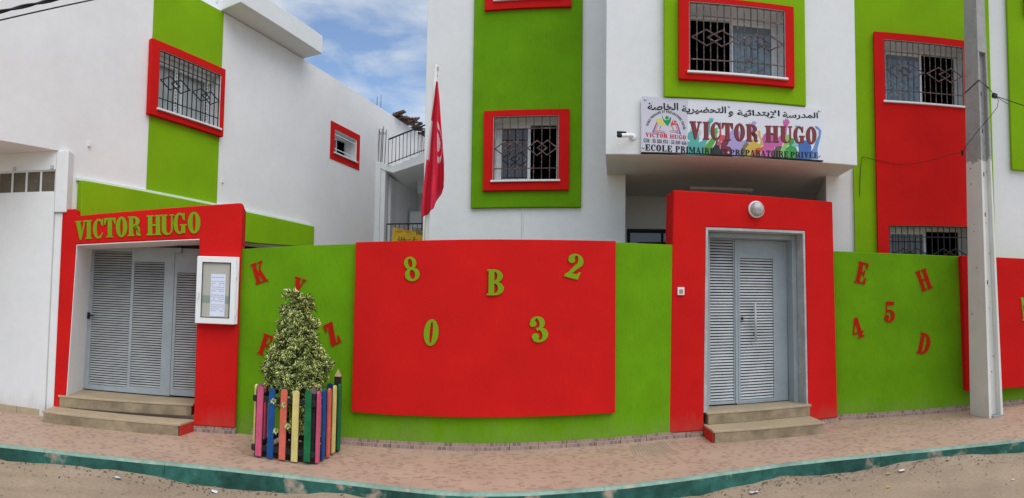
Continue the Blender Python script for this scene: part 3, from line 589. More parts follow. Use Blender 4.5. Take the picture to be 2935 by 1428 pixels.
# ================================================================== STAIR BLOCK at the far end of the yard
sb = thing('stair_building', 'white outdoor staircase block with black railings at the back of the yard', 'building', (-2.6, 14, 0))
bm = BM(); box(bm, -.03, .125, 0, .4, 0, 5.07); box(bm, .127, .24, .02, .42, 0, 4.9); part('column', bm, M['white'], sb, SP, bev=.01)
bm = BM(); prism(bm, [(.126, 5.068), (.429, 4.95), (1.25, 5.28), (2.2, 5.66), (2.2, 5.43), (1.255, 5.057), (.43, 4.805), (.2, 4.88), (.126, 4.92)], 0, 2.39); part('stair_flight', bm, M['white'], sb, SP)
src = None
for k in range(9):
    bm = BM(); u = .46 + k * .19; z = 4.955 + k * .074; box(bm, u, u + .19, .03, 1.2, z - .05, z + .06); part('step', bm, M['white_side'], sb, SP)
bm = BM(); box(bm, .2, 2.2, 2.4, 2.6, 0, 5.4); box(bm, .24, .30, .42, 2.4, 0, 4.8); part('back_wall', bm, M['white'], sb, SP)
bm = BM(); box(bm, 2.21, 2.4, -.6, 2.6, 0, 5.6); part('side_wall', bm, M['white'], sb, SP)
bm = BM(); box(bm, .55, .86, 1.7, 2.39, 0, 4.15); part('pier', bm, M['white'], sb, SP)
bm = BM(); prism(bm, [(.43, 4.66), (.66, 4.45), (.66, 4.16), (.43, 4.30)], 2.36, 2.398); vt = part('stair_window', bm, M['glassdark'], sb, SP)
bm = BM(); box(bm, .12, 2.2, .05, 1.6, 2.95, 3.1); part('landing', bm, M['white'], sb, SP)
bm = BM(); box(bm, .78, 1.0, 1.5, 1.7, 4.6, 5.60); part('pier', bm, M['white'], sb, SP)
for k in range(4):
    bm = BM(); tube(bm, [(.80 + k * .05, 1.6, 5.6), (.81 + k * .05, 1.6, 6.0 + .05 * (k % 2))], .008, 5); part('rebar_rod', bm, M['rust'], sb, SP)
bm = BM(); slab(bm, .3, 2.2, 4.9, 5.9, 2.0, 2.1, [(1.02, 1.32, 4.95, 5.5)]); part('upper_wall', bm, M['white'], sb, SP)
bm = BM(); box(bm, 1.0, 1.4, 2.15, 2.2, 4.9, 5.6); part('doorway', bm, M['dark'], sb, SP)
bm = BM(); box(bm, 1.15, 2.6, 4, 5, 4, 7.1); part('tower', bm, M['white'], sb, SP)
for k in range(4):
    bm = BM(); u = .03 + k * .05; tube(bm, [(u, .1 + .08 * (k % 2), 5.06), (u + .02, .1 + .08 * (k % 2), 5.90 + .03 * (k % 3))], .009, 5); part('rebar_rod', bm, M['iron'], sb, SP)
bm = BM(); tube(bm, [(.11 + .09 * math.cos(t * .7), .14 + .06 * math.sin(t * .7), 5.80) for t in range(10)], .006, 4); part('rebar_hoop', bm, M['iron'], sb, SP)
def railing(u0, z0, u1, z1, hgt, n, name):
    rl_bm = BM(); tube(rl_bm, [(u0, -.03, z0 + hgt), (u1, -.03, z1 + hgt)], .019, 6); rl = part(name, rl_bm, M['iron'], sb, SP)
    bm = BM(); tube(bm, [(u0, -.03, z0 + .03), (u1, -.03, z1 + .03)], .011, 6); sub('bottom_rail', bm, M['iron'], rl)
    src = None
    for k in range(n):
        t = k / (n - 1); u, z = u0 + (u1 - u0) * t, z0 + (z1 - z0) * t
        if src is None: bm = BM(); tube(bm, [(0, -.03, 0), (0, -.03, hgt)], .008, 5); src = sub('railing_bar', bm, M['iron'], rl, (u, 0, z))
        else: copies('railing_bar', src, rl, [(u, 0, z)])
railing(.31, 4.98, 2.0, 5.60, .62, 20, 'stair_railing'); railing(.31, 2.95, 2.1, 2.97, .62, 18, 'landing_railing')
# banner hung on the lower railing
bm = BM(); nu, nz = 24, 10; V = [[None] * (nz + 1) for _ in range(nu + 1)]
for i in range(nu + 1):
    for j in range(nz + 1):
        s, t = i / nu, j / nz; u = .475 + .86 * s - .03 * (1 - t); z = 3.49 - .09 * s * (1 - s) * 4 * .5 - .06 * s - .55 * (1 - t)
        V[i][j] = bm.verts.new((u, -.075 - .012 * math.sin(s * 17 + t * 4), z))
for i in range(nu):
    for j in range(nz): face(bm, [V[i][j], V[i + 1][j], V[i + 1][j + 1], V[i][j + 1]])
o = single('banner', bm, M['yellowcloth'], 'yellow cloth banner with red and black writing on the far railing', 'banner', SP, (.9, -.07, 3.2), smooth=True)
for body, a, b, za_, zb2, hh_, off, mm in (('Victor', .93, 1.22, 3.375, 3.40, .10, .012, 'blacktext'), ('Hugo', 1.04, 1.28, 3.27, 3.30, .12, .012, 'blacktext'), (AR('FEE3 FEEE FED3 FED8 FE94'), .60, .90, 3.12, 3.11, .15, .01, 'blacktext'), (AR('FEB3 FEE8 FE94'), .95, 1.22, 3.12, 3.10, .14, .01, 'blacktext'), (AR('FEE3 FEAA FEAD FEB3 FEF4 FE94'), .53, .71, 3.35, 3.355, .10, .01, 'redink'), (AR('FEAF FE8D FEED FEF3 FE94'), .74, .90, 3.355, 3.36, .10, .01, 'redink')):
    bm = BM(); font_text(bm, body, a, b, za_, zb2, hh_, -.097, off); bmesh.ops.translate(bm, verts=bm.verts, vec=(-.9, .07, -3.2)); sub('lettering', bm, M[mm], o)

# ================================================================== BOUNDARY WALLS
def interp(P, x):
    for a, b in zip(P, P[1:]):
        if a[0] <= x <= b[0]: return a[1] + (b[1] - a[1]) * (x - a[0]) / (b[0] - a[0])
    return P[-1][1] if x > P[-1][0] else P[0][1]
TOPL = [(-3.3, 2.272), (-1.82, 2.342), (-.38, 2.393), (1.32, 2.440), (2.3, 2.440)]
def wall_strip(stations, thick):
    """stations: (x, y, z0, z1) along the front face; extruded back along the local normal"""
    bm = BM(); loops = []
    for i, (x, y, z0, z1) in enumerate(stations):
        a, b = stations[max(i - 1, 0)], stations[min(i + 1, len(stations) - 1)]; t = Vector((b[0] - a[0], b[1] - a[1])).normalized(); n = Vector((-t.y, t.x)) * thick
        loops.append([(x, y, z0), (x, y, z1), (x + n.x, y + n.y, z1), (x + n.x, y + n.y, z0)])
    loft(bm, loops); return bm
wl = thing('boundary_wall', 'long green and red front wall with numbers between the gate and the door', 'wall', (-.6, 6.8, 0))
fx = [-3.36, -2.6, -1.9, -1.4] + [-1.1 + .128 * k for k in range(13)] + [.8, 1.4, 2.02]
def fy(x):
    y = 6.62 + (x + 3.21) * .05737 if x < -.334 else 6.785 + (x + .334) * .2054; t = abs(x + .334) / .8
    return y + (.148 * .8 / 4 * (1 - t) ** 2 if t < 1 else 0)
st = [(x, fy(x), -.25, interp(TOPL, x) + .004 * math.sin(x * 4)) for x in fx]
part('wall', wall_strip(st, .2), M['green'], wl, bev=.006)
px = [FA.world(1.405, 0, 0).x] + [-1.4] + [-1.1 + .128 * k for k in range(13)] + [.8] + [FB.world(1.605, 0, 0).x]
st = [(x + .008, fy(x) - .075, .385 if i else .393, interp(TOPL, x) + .006) for i, x in enumerate(px)]
part('red_panel', wall_strip(st, .0745), M['red'], wl, bev=.006)
src = None
for fr, n, u0 in ((FA, 8, .162), (FB, 7, -.004)):
    src = None
    for k in range(n):
        u = u0 + k * .34
        if src is None: bm = BM(); box(bm, .002, .336, -.013, .02, -.02, .083); src = part('skirting_tile', bm, SKIRT, wl, fr); src.location = fr.world(u, 0, 0) - wl.location
        else: copies('skirting_tile', src, wl, [fr.world(u, 0, 0) - wl.location])
wr = thing('boundary_wall', 'green front wall with red letters on the right, running behind the concrete pole', 'wall', (6, 6.9, 0))
bm = BM(); prism(bm, [(-.12, -.25), (4.4, -.25), (4.4, 2.31), (1.9, 2.393), (-.12, 2.458)], 0, .2); part('wall', bm, M['green'], wr, FR, bev=.012)
bm = BM(); prism(bm, [(1.945, .315), (4.3, .27), (4.3, 2.305), (1.915, 2.388)], -.16, -.001); part('red_panel', bm, M['red'], wr, FR, bev=.014)
src = None
for k in range(12):
    u = -.06 + k * .34
    if src is None: bm = BM(); box(bm, .002, .336, -.013, .02, -.02, .083); src = part('skirting_tile', bm, SKIRT, wr, FR); src.location = FR.world(u, 0, 0) - wr.location
    else: copies('skirting_tile', src, wr, [FR.world(u, 0, 0) - wr.location])

# ================================================================== GATE (left) AND DOOR (right) IN THEIR RED SURROUNDS
def louvre(parent, u0, u1, z0, z1, y, m, pitch=.0345):
    """sloping slats, one object each"""
    n = int(round((z1 - z0) / pitch)); src = None
    for k in range(n):
        z = z0 + (z1 - z0) * (k + .5) / n; h = pitch * .34
        if src is None:
            bm = BM(); pts = [(-.010, -h), (-.015, -h * .75), (-.004, h * .9), (.006, h), (.010, h * .7), (0, 0)]
            f = [bm.verts.new((u0, p[0], p[1])) for p in pts]; b = [bm.verts.new((u1, p[0], p[1])) for p in pts]
            face(bm, f); face(bm, b[::-1])
            for i in range(6): face(bm, [f[i], b[i], b[(i + 1) % 6], f[(i + 1) % 6]])
            src = sub('slat', bm, m, parent, (0, y, z))
        else: copies('slat', src, parent, [(0, y, z)])
gp = thing('gate_portal', 'red gate surround on the left holding a wide grey louvred gate', 'gate', G1.world(-1.3, 0, 0))
bm = BM(); prism(bm, [(-2.368, -.02), (-2.365, 2.746), (-2.180, 2.752), (-2.158, 2.659), (-.04, 2.840), (0, 2.83), (0, .075), (-.514, .075), (-.529, 2.384), (-2.145, 2.281), (-2.20, -.02)], 0, .60); part('surround', bm, M['red'], gp, G1, bev=.014)
bm = BM(); prism(bm, [(-2.199, -.0), (-2.144, 2.279), (-2.136, 2.277), (-2.19, -.0)], .004, .62); part('jamb', bm, M['white'], gp, G1)
bm = BM(); box(bm, -2.30, -2.183, .63, .67, .0, 2.4); part('jamb', bm, M['white'], gp, G1)
bm = BM(); prism(bm, [(-2.143, 2.278), (-.53, 2.380), (-.53, 2.370), (-2.143, 2.268)], .003, .66); part('jamb', bm, M['white'], gp, G1)
Lv = [(-2.100, -1.548, .385, 2.25), (-1.509, -1.085, .405, 2.115), (-.904, -.58, .41, 1.982)]
bm = BM(); slab(bm, -2.182, -.948, .315, 2.318, .62, .655, Lv[:2]); lf = part('gate_leaf', bm, M['grey'], gp, G1, bev=.003)
for q in Lv[:2]: louvre(lf, q[0], q[1], q[2], q[3], .642, M['slat'], .0335)
bm = BM(); slab(bm, -.944, -.48, .325, 2.312, .62, .655, Lv[2:]); lf2 = part('gate_leaf', bm, M['grey'], gp, G1, bev=.003)
louvre(lf2, *Lv[2], .642, M['slat'], .0335)
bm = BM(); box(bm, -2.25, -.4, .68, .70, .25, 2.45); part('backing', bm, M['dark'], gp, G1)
bm = BM(); tube(bm, [(-2.140, .62, 1.345), (-2.140, .57, 1.345), (-2.05, .565, 1.348)], .012, 8); box(bm, -2.165, -2.12, .605, .619, 1.295, 1.385); sub('handle', bm, M['black'], lf)
bm = BM(); box(bm, -2.150, -2.124, .61, .619, 1.20, 1.25); sub('lock', bm, M['steel'], lf)
bm = BM(); box(bm, -2.170, -2.12, .605, .619, 1.48, 1.80); sub('bolt', bm, M['grey'], lf)
bm = BM(); box(bm, -2.18, -.42, .66, .675, 2.30, 2.44); part('gate_rail', bm, M['iron'], gp, G1)
bm = BM(); box(bm, -.94, -.85, .54, .61, 2.25, 2.31); part('gate_stop', bm, M['grey'], gp, G1)
for u in (-.51, -.254):
    bm = BM(); box(bm, u, u + .25, -.013, .02, -.02, .074); part('skirting_tile', bm, SKIRT, gp, G1)
bm = BM(); box(bm, -.001, .012, .02, .30, -.02, .074); part('skirting_tile', bm, SKIRT, gp, G1)

dp = thing('door_portal', 'red door surround on the right holding a grey louvred double door', 'door', PP.world(1.2, 0, 0))
bm = BM(); prism(bm, [(.003, .07), (.072, 3.152), (2.425, 3.153), (2.455, .07), (1.983, .07), (1.967, 2.704), (.508, 2.689), (.468, .07)], 0, .36); part('surround', bm, M['red'], dp, PP, bev=.016)
bm = BM(); prism(bm, [(.47, .30), (.51, 2.687), (1.965, 2.702), (1.981, .30), (1.955, .30), (1.935, 2.668), (.54, 2.654), (.51, .30)], .004, .36); part('jamb', bm, M['jamb'], dp, PP)
bm = BM(); prism(bm, [(.511, .30), (.541, 2.652), (1.934, 2.666), (1.954, .30), (1.885, .30), (1.87, 2.60), (.64, 2.59), (.62, .30)], .22, .46); part('door_frame', bm, M['grey'], dp, PP, bev=.006)
Q = [(.70, 1.045, .365, 2.575), (1.142, 1.652, .365, 2.335)]
bm = BM(); slab(bm, .642, 1.078, .325, 2.595, .40, .435, Q[:1]); l1 = part('door_leaf', bm, M['grey'], dp, PP, bev=.003)
louvre(l1, *Q[0], .422, M['slat2'], .0405)
bm = BM(); slab(bm, 1.083, 1.875, .315, 2.595, .40, .435, Q[1:]); l2 = part('door_leaf', bm, M['grey'], dp, PP, bev=.003)
louvre(l2, *Q[1], .422, M['slat2'], .0405)
bm = BM(); box(bm, 1.064, 1.098, .385, .40, .33, 2.59); sub('cover_strip', bm, M['grey'], l1, bev=.003)
bm = BM(); slab(bm, 1.112, 1.682, .34, 2.365, .394, .3995, Q[1:]); sub('louvre_frame', bm, M['grey'], l2)
bm = BM(); tube(bm, [(1.345, .335, 1.19), (1.345, .335, 1.71)], .016, 10); tube(bm, [(1.345, .335, 1.62), (1.345, .42, 1.62)], .009); tube(bm, [(1.345, .335, 1.27), (1.345, .42, 1.27)], .009); sub('pull_handle', bm, M['slat2'], l2, smooth=True)
bm = BM(); box(bm, 1.135, 1.195, .385, .40, 1.46, 1.52); lk = sub('lock_plate', bm, M['steel'], l2)
bm = BM(); disc(bm, 1.165, 1.49, .022, .376, .386, 16); sub('lock', bm, M['black'], l2)
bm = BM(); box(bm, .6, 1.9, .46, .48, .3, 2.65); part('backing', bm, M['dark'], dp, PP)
for u in (.0, 2.0):
    for q in range(2):
        bm = BM(); a = u + q * .228; box(bm, a + (.004 if u else .006), a + .224, -.013, .02, -.02, .069); part('skirting_tile', bm, SKIRT, dp, PP)

# doorsteps: two beige stone treads on plastered risers
def steps(name, label, z1, z2, low, up, red_side, riser=None):
    """low / up: plan polygons (front-left, front-right, back-right, back-left)"""
    t = thing(name, label, 'steps', (low[0].x + .7, low[0].y + .2, 0))
    for P, za, zb, nm in ((low, -.05, z1, 0), (up, z1 + .002, z2, 1)):
        P = [Vector((p.x, p.y)) for p in P]; c = sum(P, Vector((0, 0))) / 4
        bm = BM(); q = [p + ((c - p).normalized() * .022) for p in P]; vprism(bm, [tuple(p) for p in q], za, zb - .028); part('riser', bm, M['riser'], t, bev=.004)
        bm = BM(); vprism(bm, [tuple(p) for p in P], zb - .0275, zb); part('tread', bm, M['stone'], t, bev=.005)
    P = low; i, j = (1, 2) if red_side == 'right' else (3, 0)
    a, b = Vector((P[i].x, P[i].y)), Vector((P[j].x, P[j].y)); n = (b - a).normalized(); n = Vector((n.y, -n.x)) * .006
    bm = BM(); vprism(bm, [tuple(a + n * -.5), tuple(b + n * -.5), tuple(b + n), tuple(a + n)], -.02, z1 - .0285); part('side_face', bm, M['red'], t)
za, zb = .145, .30
lo = [at_z(c2(210, 813), za), at_z(c2(905, 880), za)]; up = [at_z(c2(292, 735), zb), at_z(c2(972, 780), zb)]
steps('doorstep', 'two beige stone steps up to the wide grey gate on the left', za, zb, [lo[0], lo[1], G1.world(-.51, .01, 0), G1.world(-2.366, -.005, 0)], [up[0], up[1], G1.world(-.516, .68, 0), G1.world(-2.19, .68, 0)], 'right')
za, zb = .15, .305
lo = [at_z((2000 + 85 * .5185, 630 + 1168 * .5185), za), at_z((2000 + 705 * .5185, 630 + 1118 * .5185), za)]
steps('doorstep', 'two beige stone steps below the grey door beside the drain cover', za, zb, [lo[0], lo[1], PP.world(1.975, .02, 0), PP.world(.47, .02, 0)], [PP.world(.50, -.035, 0), PP.world(2.0, -.06, 0), PP.world(1.979, .44, 0), PP.world(.472, .44, 0)], 'left')

# ================================================================== LETTERS AND NUMBERS on the walls
def letter(ch, fr, u, z, h, rot, w, m, label, cat, group, wide=1.0, thick=.011):
    gw = GL[ch][0]; t = math.radians(rot); c, s = math.cos(t), math.sin(t); bm = BM()
    def fn(a, b): x, y = (a - gw / 2) * h * wide, (b - .5) * h; return x * c - y * s, x * s + y * c
    glyph(bm, ch, fn, -thick, .0)
    o = finish(bm, ('number_' if ch.isdigit() else 'letter_') + {'0': 'zero', '2': 'two', '3': 'three', '4': 'four', '5': 'five', '8': 'eight'}.get(ch, ch.lower()), m)
    o.location = fr.world(u, -w - .001, z); o.rotation_euler = (0, 0, fr.a); return tag(o, label, cat, group)
RL, GLt = M['redletter'], M['greenletter']
g1_ = 'red letters on the green wall left of the panel'
letter('K', FA, .197, 1.984, .262, 18, 0, RL, 'red letter K high on the green wall beside the notice board', 'letter', g1_, .9)
letter('Y', FA, .695, 1.80, .262, -17, 0, RL, 'red letter Y just above the tip of the potted shrub', 'letter', g1_, .85)
letter('F', FA, .307, 1.101, .262, -17, 0, RL, 'red letter half hidden by the left side of the shrub', 'letter', g1_, .9)
letter('Z', FA, 1.136, 1.272, .265, 27, 0, RL, 'red letter Z to the right of the potted shrub', 'letter', g1_, .9)
g2_ = 'green characters on the large red panel'
letter('8', FA, 2.064, 2.045, .278, 12, .077, GLt, 'green number 8 at the upper left of the large red panel', 'number', g2_, 1.05)
letter('0', FA, 2.306, 1.328, .292, -4, .077, GLt, 'green number 0 at the lower left of the large red panel', 'number', g2_, 1.05)
letter('B', FB, .135, 1.909, .295, 0, .064, GLt, 'green letter B in the middle of the large red panel', 'letter', g2_, 1.0)
letter('2', FB, 1.075, 2.118, .292, -13, .077, GLt, 'green number 2 at the upper right of the large red panel', 'number', g2_, 1.15)
letter('3', FB, .647, 1.38, .292, 12, .077, GLt, 'green number 3 at the lower right of the large red panel', 'number', g2_, 1.15)
g3_ = 'red characters on the green wall right of the door'
letter('E', FR, .386, 2.134, .318, -13, 0, RL, 'red letter E at the top of the green wall beside the door', 'letter', g3_, .9)
letter('H', FR, 1.351, 2.025, .318, 19, 0, RL, 'red letter H at the top of the green wall near the pole', 'letter', g3_, .8)
letter('5', FR, .80, 1.549, .312, -2, 0, RL, 'red number 5 in the middle of the right green wall', 'number', g3_, .9)
letter('4', FR, .299, 1.325, .30, 16, 0, RL, 'red number 4 low on the green wall beside the door', 'number', g3_, .9)
letter('D', FR, 1.333, 1.056, .32, -14, 0, RL, 'red letter D low on the green wall near the pole', 'letter', g3_, .85)
letter('A', FR, 2.99, 1.55, .36, 15, .161, M['goldedge'], 'green letter A on the red panel to the right of the concrete pole', 'letter', None, .8)
nm = [('V', -2.088, 2.466, 0.25, 'first letter of the name over the gate, a green V'), ('I', -1.979, 2.477, 0.247, 'green letter I in the name over the gate'), ('C', -1.852, 2.488, 0.249, 'green letter C in the name over the gate'), ('T', -1.694, 2.503, 0.251, 'green letter T in the name over the gate'), ('O', -1.538, 2.513, 0.255, 'green letter O between T and R over the gate'), ('R', -1.369, 2.525, 0.252, 'green letter R in the name over the gate'), ('H', -1.113, 2.54, 0.253, 'green letter H in the name over the gate'), ('U', -0.942, 2.55, 0.253, 'green letter U in the name over the gate'), ('G', -0.782, 2.568, 0.26, 'green letter G in the name over the gate'), ('O', -0.603, 2.58, 0.264, 'last letter of the name over the gate, a green O')]
for ch, u, z, h, lab in nm: letter(ch, G1, u, z, h, 2.5, 0, GLt, lab, 'letter', 'letters of the name over the gate', 1.0)

# ================================================================== THE SCHOOL SIGN
sg = thing('school_sign', 'long white school sign with a colourful crowd of raised hands under the upper window', 'sign', FP.world(1.7, -.05, 3.67))
bm = BM(); slab(bm, .468, 2.952, 3.672, 4.397, -.06, -.02, []); part('board', bm, M['sign'], sg, FP)
bm = BM(); box(bm, .465, 2.955, -.066, -.015, 3.655, 3.671); part('bottom_edge', bm, M['black'], sg, FP)
YS = -.0605
def fz(p): return FP.uz(p, .061)
def poly(pts, f, y, bm): prism(bm, [fz(f(*p)) for p in pts], y, -.0602)
def spart(name, pieces, m, y):
    bm = BM()
    for f, pts in pieces: poly(pts, f, y, bm); y -= .00005
    return part(name, bm, m, sg, FP)
spart('printed_field', [(S1, [(118, 92), (908, 150), (893, 1095), (103, 1052)])], M['signgrey'], -.0606)
PC = {n: mat(n + '_print', c, rough=.45, var=.03) for n, c in dict(teal=(.10, .40, .36), leaf=(.12, .36, .06), night=(.03, .035, .03), rose=(.58, .08, .10), plum=(.20, .03, .06), lilac=(.40, .33, .60), olive=(.20, .18, .08), amber=(.62, .42, .08), orange=(.58, .12, .04), pink=(.56, .12, .36), umber=(.13, .09, .07), lime=(.26, .52, .12), fern=(.05, .30, .07), aqua=(.20, .52, .52), royal=(.06, .15, .42), sky=(.14, .28, .55), grey=(.50, .52, .56), logogreen=(.01, .28, .09), logored=(.60, .06, .06), lemon=(.68, .60, .10)).items()}
sil = [
    ('grey', [(S1, [(930, 690), (960, 640), (1040, 630), (1110, 660), (1140, 720), (1120, 770), (1040, 780)])]),
    ('teal', [(S1, [(893, 1100), (895, 860), (940, 880), (930, 850), (903, 830), (897, 790), (910, 720), (960, 690), (1040, 700), (1090, 760), (1105, 820), (1090, 880), (1130, 870), (1200, 800), (1245, 700), (1255, 560), (1240, 490), (1262, 520), (1280, 450), (1300, 490), (1318, 442), (1322, 490), (1350, 460), (1335, 530), (1290, 570), (1280, 700), (1250, 830), (1200, 940), (1180, 1103)])]),
    ('leaf', [(S1, [(1180, 1103), (1190, 950), (1260, 870), (1320, 790), (1350, 740), (1360, 650), (1385, 632), (1415, 645), (1410, 700), (1440, 690), (1400, 740), (1400, 800), (1380, 860), (1340, 930), (1310, 1000), (1300, 1103)])]),
    ('rose', [(S1, [(1380, 920), (1440, 850), (1440, 760), (1450, 640), (1440, 560), (1460, 550), (1475, 650), (1480, 760), (1530, 760), (1560, 790), (1560, 850), (1470, 870), (1460, 940), (1470, 1000), (1440, 935)])]),
    ('night', [(S1, [(1300, 1106), (1310, 1000), (1370, 920), (1400, 840), (1420, 850), (1410, 890), (1390, 925), (1440, 935), (1455, 990), (1470, 1108)])]),
    ('lilac', [(S2, [(-5, 880), (50, 850), (30, 740), (60, 650), (130, 600), (200, 605), (250, 650), (255, 720), (240, 800), (340, 790), (370, 760), (430, 700), (440, 560), (400, 500), (395, 485), (430, 510), (470, 450), (480, 480), (500, 447), (508, 480), (535, 485), (500, 530), (460, 560), (470, 690), (400, 830), (330, 930), (290, 1080), (120, 1068), (80, 920)])]),
    ('plum', [(S1, [(1470, 1110), (1465, 900), (1500, 860), (1570, 840), (1610, 860), (1590, 920), (1560, 940), (1640, 970), (1665, 1115)])]),
    ('olive', [(S2, [(290, 890), (340, 820), (400, 850), (390, 900), (340, 960), (330, 1082), (240, 1078), (250, 980)])]),
    ('amber', [(S2, [(320, 1082), (340, 930), (410, 840), (400, 760), (440, 740), (470, 800), (520, 820), (570, 860), (600, 800), (560, 720), (545, 640), (560, 615), (590, 630), (600, 720), (630, 800), (640, 870), (600, 900), (520, 930), (480, 960), (430, 1084)])]),
    ('orange', [(S2, [(430, 1084), (480, 960), (520, 925), (620, 905), (640, 880), (650, 900), (600, 1000), (590, 1088)])]),
    ('pink', [(S2, [(590, 1088), (620, 960), (650, 890), (620, 760), (650, 690), (700, 660), (780, 655), (830, 690), (840, 760), (900, 740), (950, 690), (990, 640), (1000, 560), (980, 500), (978, 430), (1000, 460), (1020, 405), (1035, 440), (1055, 405), (1062, 445), (1080, 425), (1078, 465), (1102, 458), (1080, 510), (1050, 560), (1040, 680), (980, 800), (970, 870), (830, 920), (800, 1092)])]),
    ('umber', [(S2, [(805, 1092), (820, 960), (860, 900), (970, 880), (940, 960), (930, 1096)])]),
    ('lime', [(S2, [(930, 1096), (950, 950), (990, 860), (1010, 720), (1050, 690), (1110, 700), (1130, 760), (1100, 850), (1040, 900), (1020, 1000), (1040, 1098)])]),
    ('aqua', [(S2, [(1120, 880), (1200, 760), (1215, 640), (1190, 560), (1180, 530), (1200, 545), (1215, 520), (1225, 545), (1250, 525), (1240, 600), (1225, 700), (1250, 790), (1240, 900), (1180, 900)])]),
    ('fern', [(S2, [(1020, 1100), (1025, 930), (1090, 880), (1070, 800), (1110, 750), (1160, 760), (1170, 830), (1120, 880), (1200, 910), (1230, 980), (1220, 1103)])]),
    ('royal', [(S2, [(1220, 1106), (1250, 960), (1240, 860), (1290, 800), (1380, 790), (1440, 830), (1465, 900), (1460, 960), (1440, 1040), (1450, 1108)])]),
    ('sky', [(S2, [(1450, 1108), (1450, 1000), (1500, 920), (1540, 800), (1590, 700), (1590, 620), (1540, 580), (1522, 545), (1570, 552), (1635, 625), (1620, 740), (1570, 930), (1575, 1110)])]),
]
for i, (cname, pc) in enumerate(sil): spart('printed_figure', pc, PC[cname], -.0608 - .0001 * i)
YT = -.0632
def circ(cx, cy, r): return [(cx + r * math.cos(t * math.pi / 8), cy + r * math.sin(t * math.pi / 8)) for t in range(16)]
spart('printed_logo', [(S1, [(340, 500), (400, 478), (455, 480), (485, 540), (530, 595), (490, 600), (390, 560)])], PC['lemon'], -.0612)
spart('printed_logo', [(S1, [(465, 400), (480, 470), (515, 505), (580, 495), (605, 445), (620, 470), (608, 540), (570, 585), (580, 614), (540, 590), (490, 530), (465, 460)]), (S1, circ(547, 463, 30)), (S1, [(440, 600), (455, 603), (428, 655), (412, 655)]), (S1, [(625, 610), (640, 612), (668, 680), (652, 676)])], PC['logogreen'], -.0614)
spart('printed_logo', [(S1, [(675, 480), (650, 512), (652, 552), (690, 562), (730, 548), (720, 580), (660, 590), (605, 610), (615, 560), (640, 510)]), (S1, circ(686, 530, 22))], PC['logored'], -.0616)
spart('printed_logo', [(S1, [(365, 540), (387, 545), (322, 708), (290, 715)]), (S1, [(713, 570), (735, 570), (792, 750), (765, 742)]), (S1, [(320, 700), (430, 700), (500, 720), (525, 745), (490, 730), (430, 714), (300, 714)]), (S1, [(770, 745), (680, 712), (610, 716), (575, 740), (620, 708), (690, 702), (770, 732)])], mat('plum_print_two', (.28, .08, .30), rough=.5), -.0618)
spart('printed_logo', [(S1, [(392, 568), (408, 568), (362, 678), (338, 690)]), (S1, [(692, 590), (707, 590), (748, 712), (728, 716)]), (S1, [(345, 676), (430, 672), (495, 690), (530, 720), (480, 698), (430, 684), (345, 690)]), (S1, [(740, 712), (680, 690), (620, 690), (570, 712), (610, 680), (690, 678), (740, 700)])], mat('salmon_print', (.60, .22, .16), rough=.5), -.0620)
def sign_text(s, f1, xl, yb_l, yt_l, f2, xr, yb_r, yt_r, m, y=YT, **k):
    ul, zl = fz(f1(xl, yb_l)); ur, zr = fz(f2(xr, yb_r)); bm = BM()
    text_line(bm, s, ul, ur, zl, zr, fz(f1(xl, yt_l))[1] - zl, fz(f2(xr, yt_r))[1] - zr, y, y + .0006, **k); return part('lettering', bm, m, sg, FP)
def edge_text(*a, **k):    # printed bevel: a dark offset copy under the maroon face
    return sign_text(*a, **k)
edge_text('VICTOR', S1, 930, 832, 528, S2, 548, 822, 530, M['blacktext'], y=-.0630, step=.00003); edge_text('HUGO', S2, 674, 826, 545, S2, 1550, 858, 570, M['blacktext'], y=-.0630, step=.00003)
sign_text('VICTOR', S1, 940, 824, 520, S2, 556, 814, 524, M['maroon'], y=-.0640, step=.00004); sign_text('HUGO', S2, 682, 818, 538, S2, 1556, 850, 562, M['maroon'], y=-.0640, step=.00004)
for w_, a in (('ECOLE', (S1, 175, 1022, 915, S1, 635, 1050, 942)), ('PRIMAIRE', (S1, 692, 1052, 945, S1, 1350, 1090, 985)), ('ET', (S1, 1455, 1090, 995, S1, 1575, 1098, 1003)), ('PR\u00c9PARATOIRE', (S2, 75, 1048, 945, S2, 1062, 1085, 978)), ('PRIV\u00c9E', (S2, 1105, 1085, 985, S2, 1578, 1098, 1000))): sign_text(w_, *a, M['blacktext'], y=-.0636, step=.00003)
sign_text('GSM : 95 338 974 / 53 689 456', S1, 148, 883, 815, S1, 880, 930, 868, M['blacktext'], y=-.0626, step=.00003)
sign_text('VICTOR', S1, 180, 790, 716, S1, 555, 812, 738, M['crimson'], y=-.0626, step=.00003); sign_text('HUGO', S1, 597, 816, 748, S1, 872, 836, 766, M['crimson'], y=-.0626, step=.00003)
bm = BM(); s = 'ECOLE PRIMAIRE ET PR\u00c9PARATOIRE PRIV\u00c9E'; tw = sum(GL[c][0] + .1 for c in s); x = 0; R = 322; hh = 40
for c in s:
    t = math.radians(165 - 163 * (x + GL[c][0] / 2) / tw); k = R * math.radians(163) / tw
    def fn(a, b, t=t, gw=GL[c][0], k=k):
        r = R + b * hh - hh / 2; dx = (a - gw / 2) * k
        return fz(S1(520 + r * math.cos(t) + dx * math.sin(t), 680 - r * math.sin(t) + dx * math.cos(t)))
    glyph(bm, c, fn, -.0626, -.062, .00003); x += GL[c][0] + .1
part('lettering', bm, M['blacktext'], sg, FP)
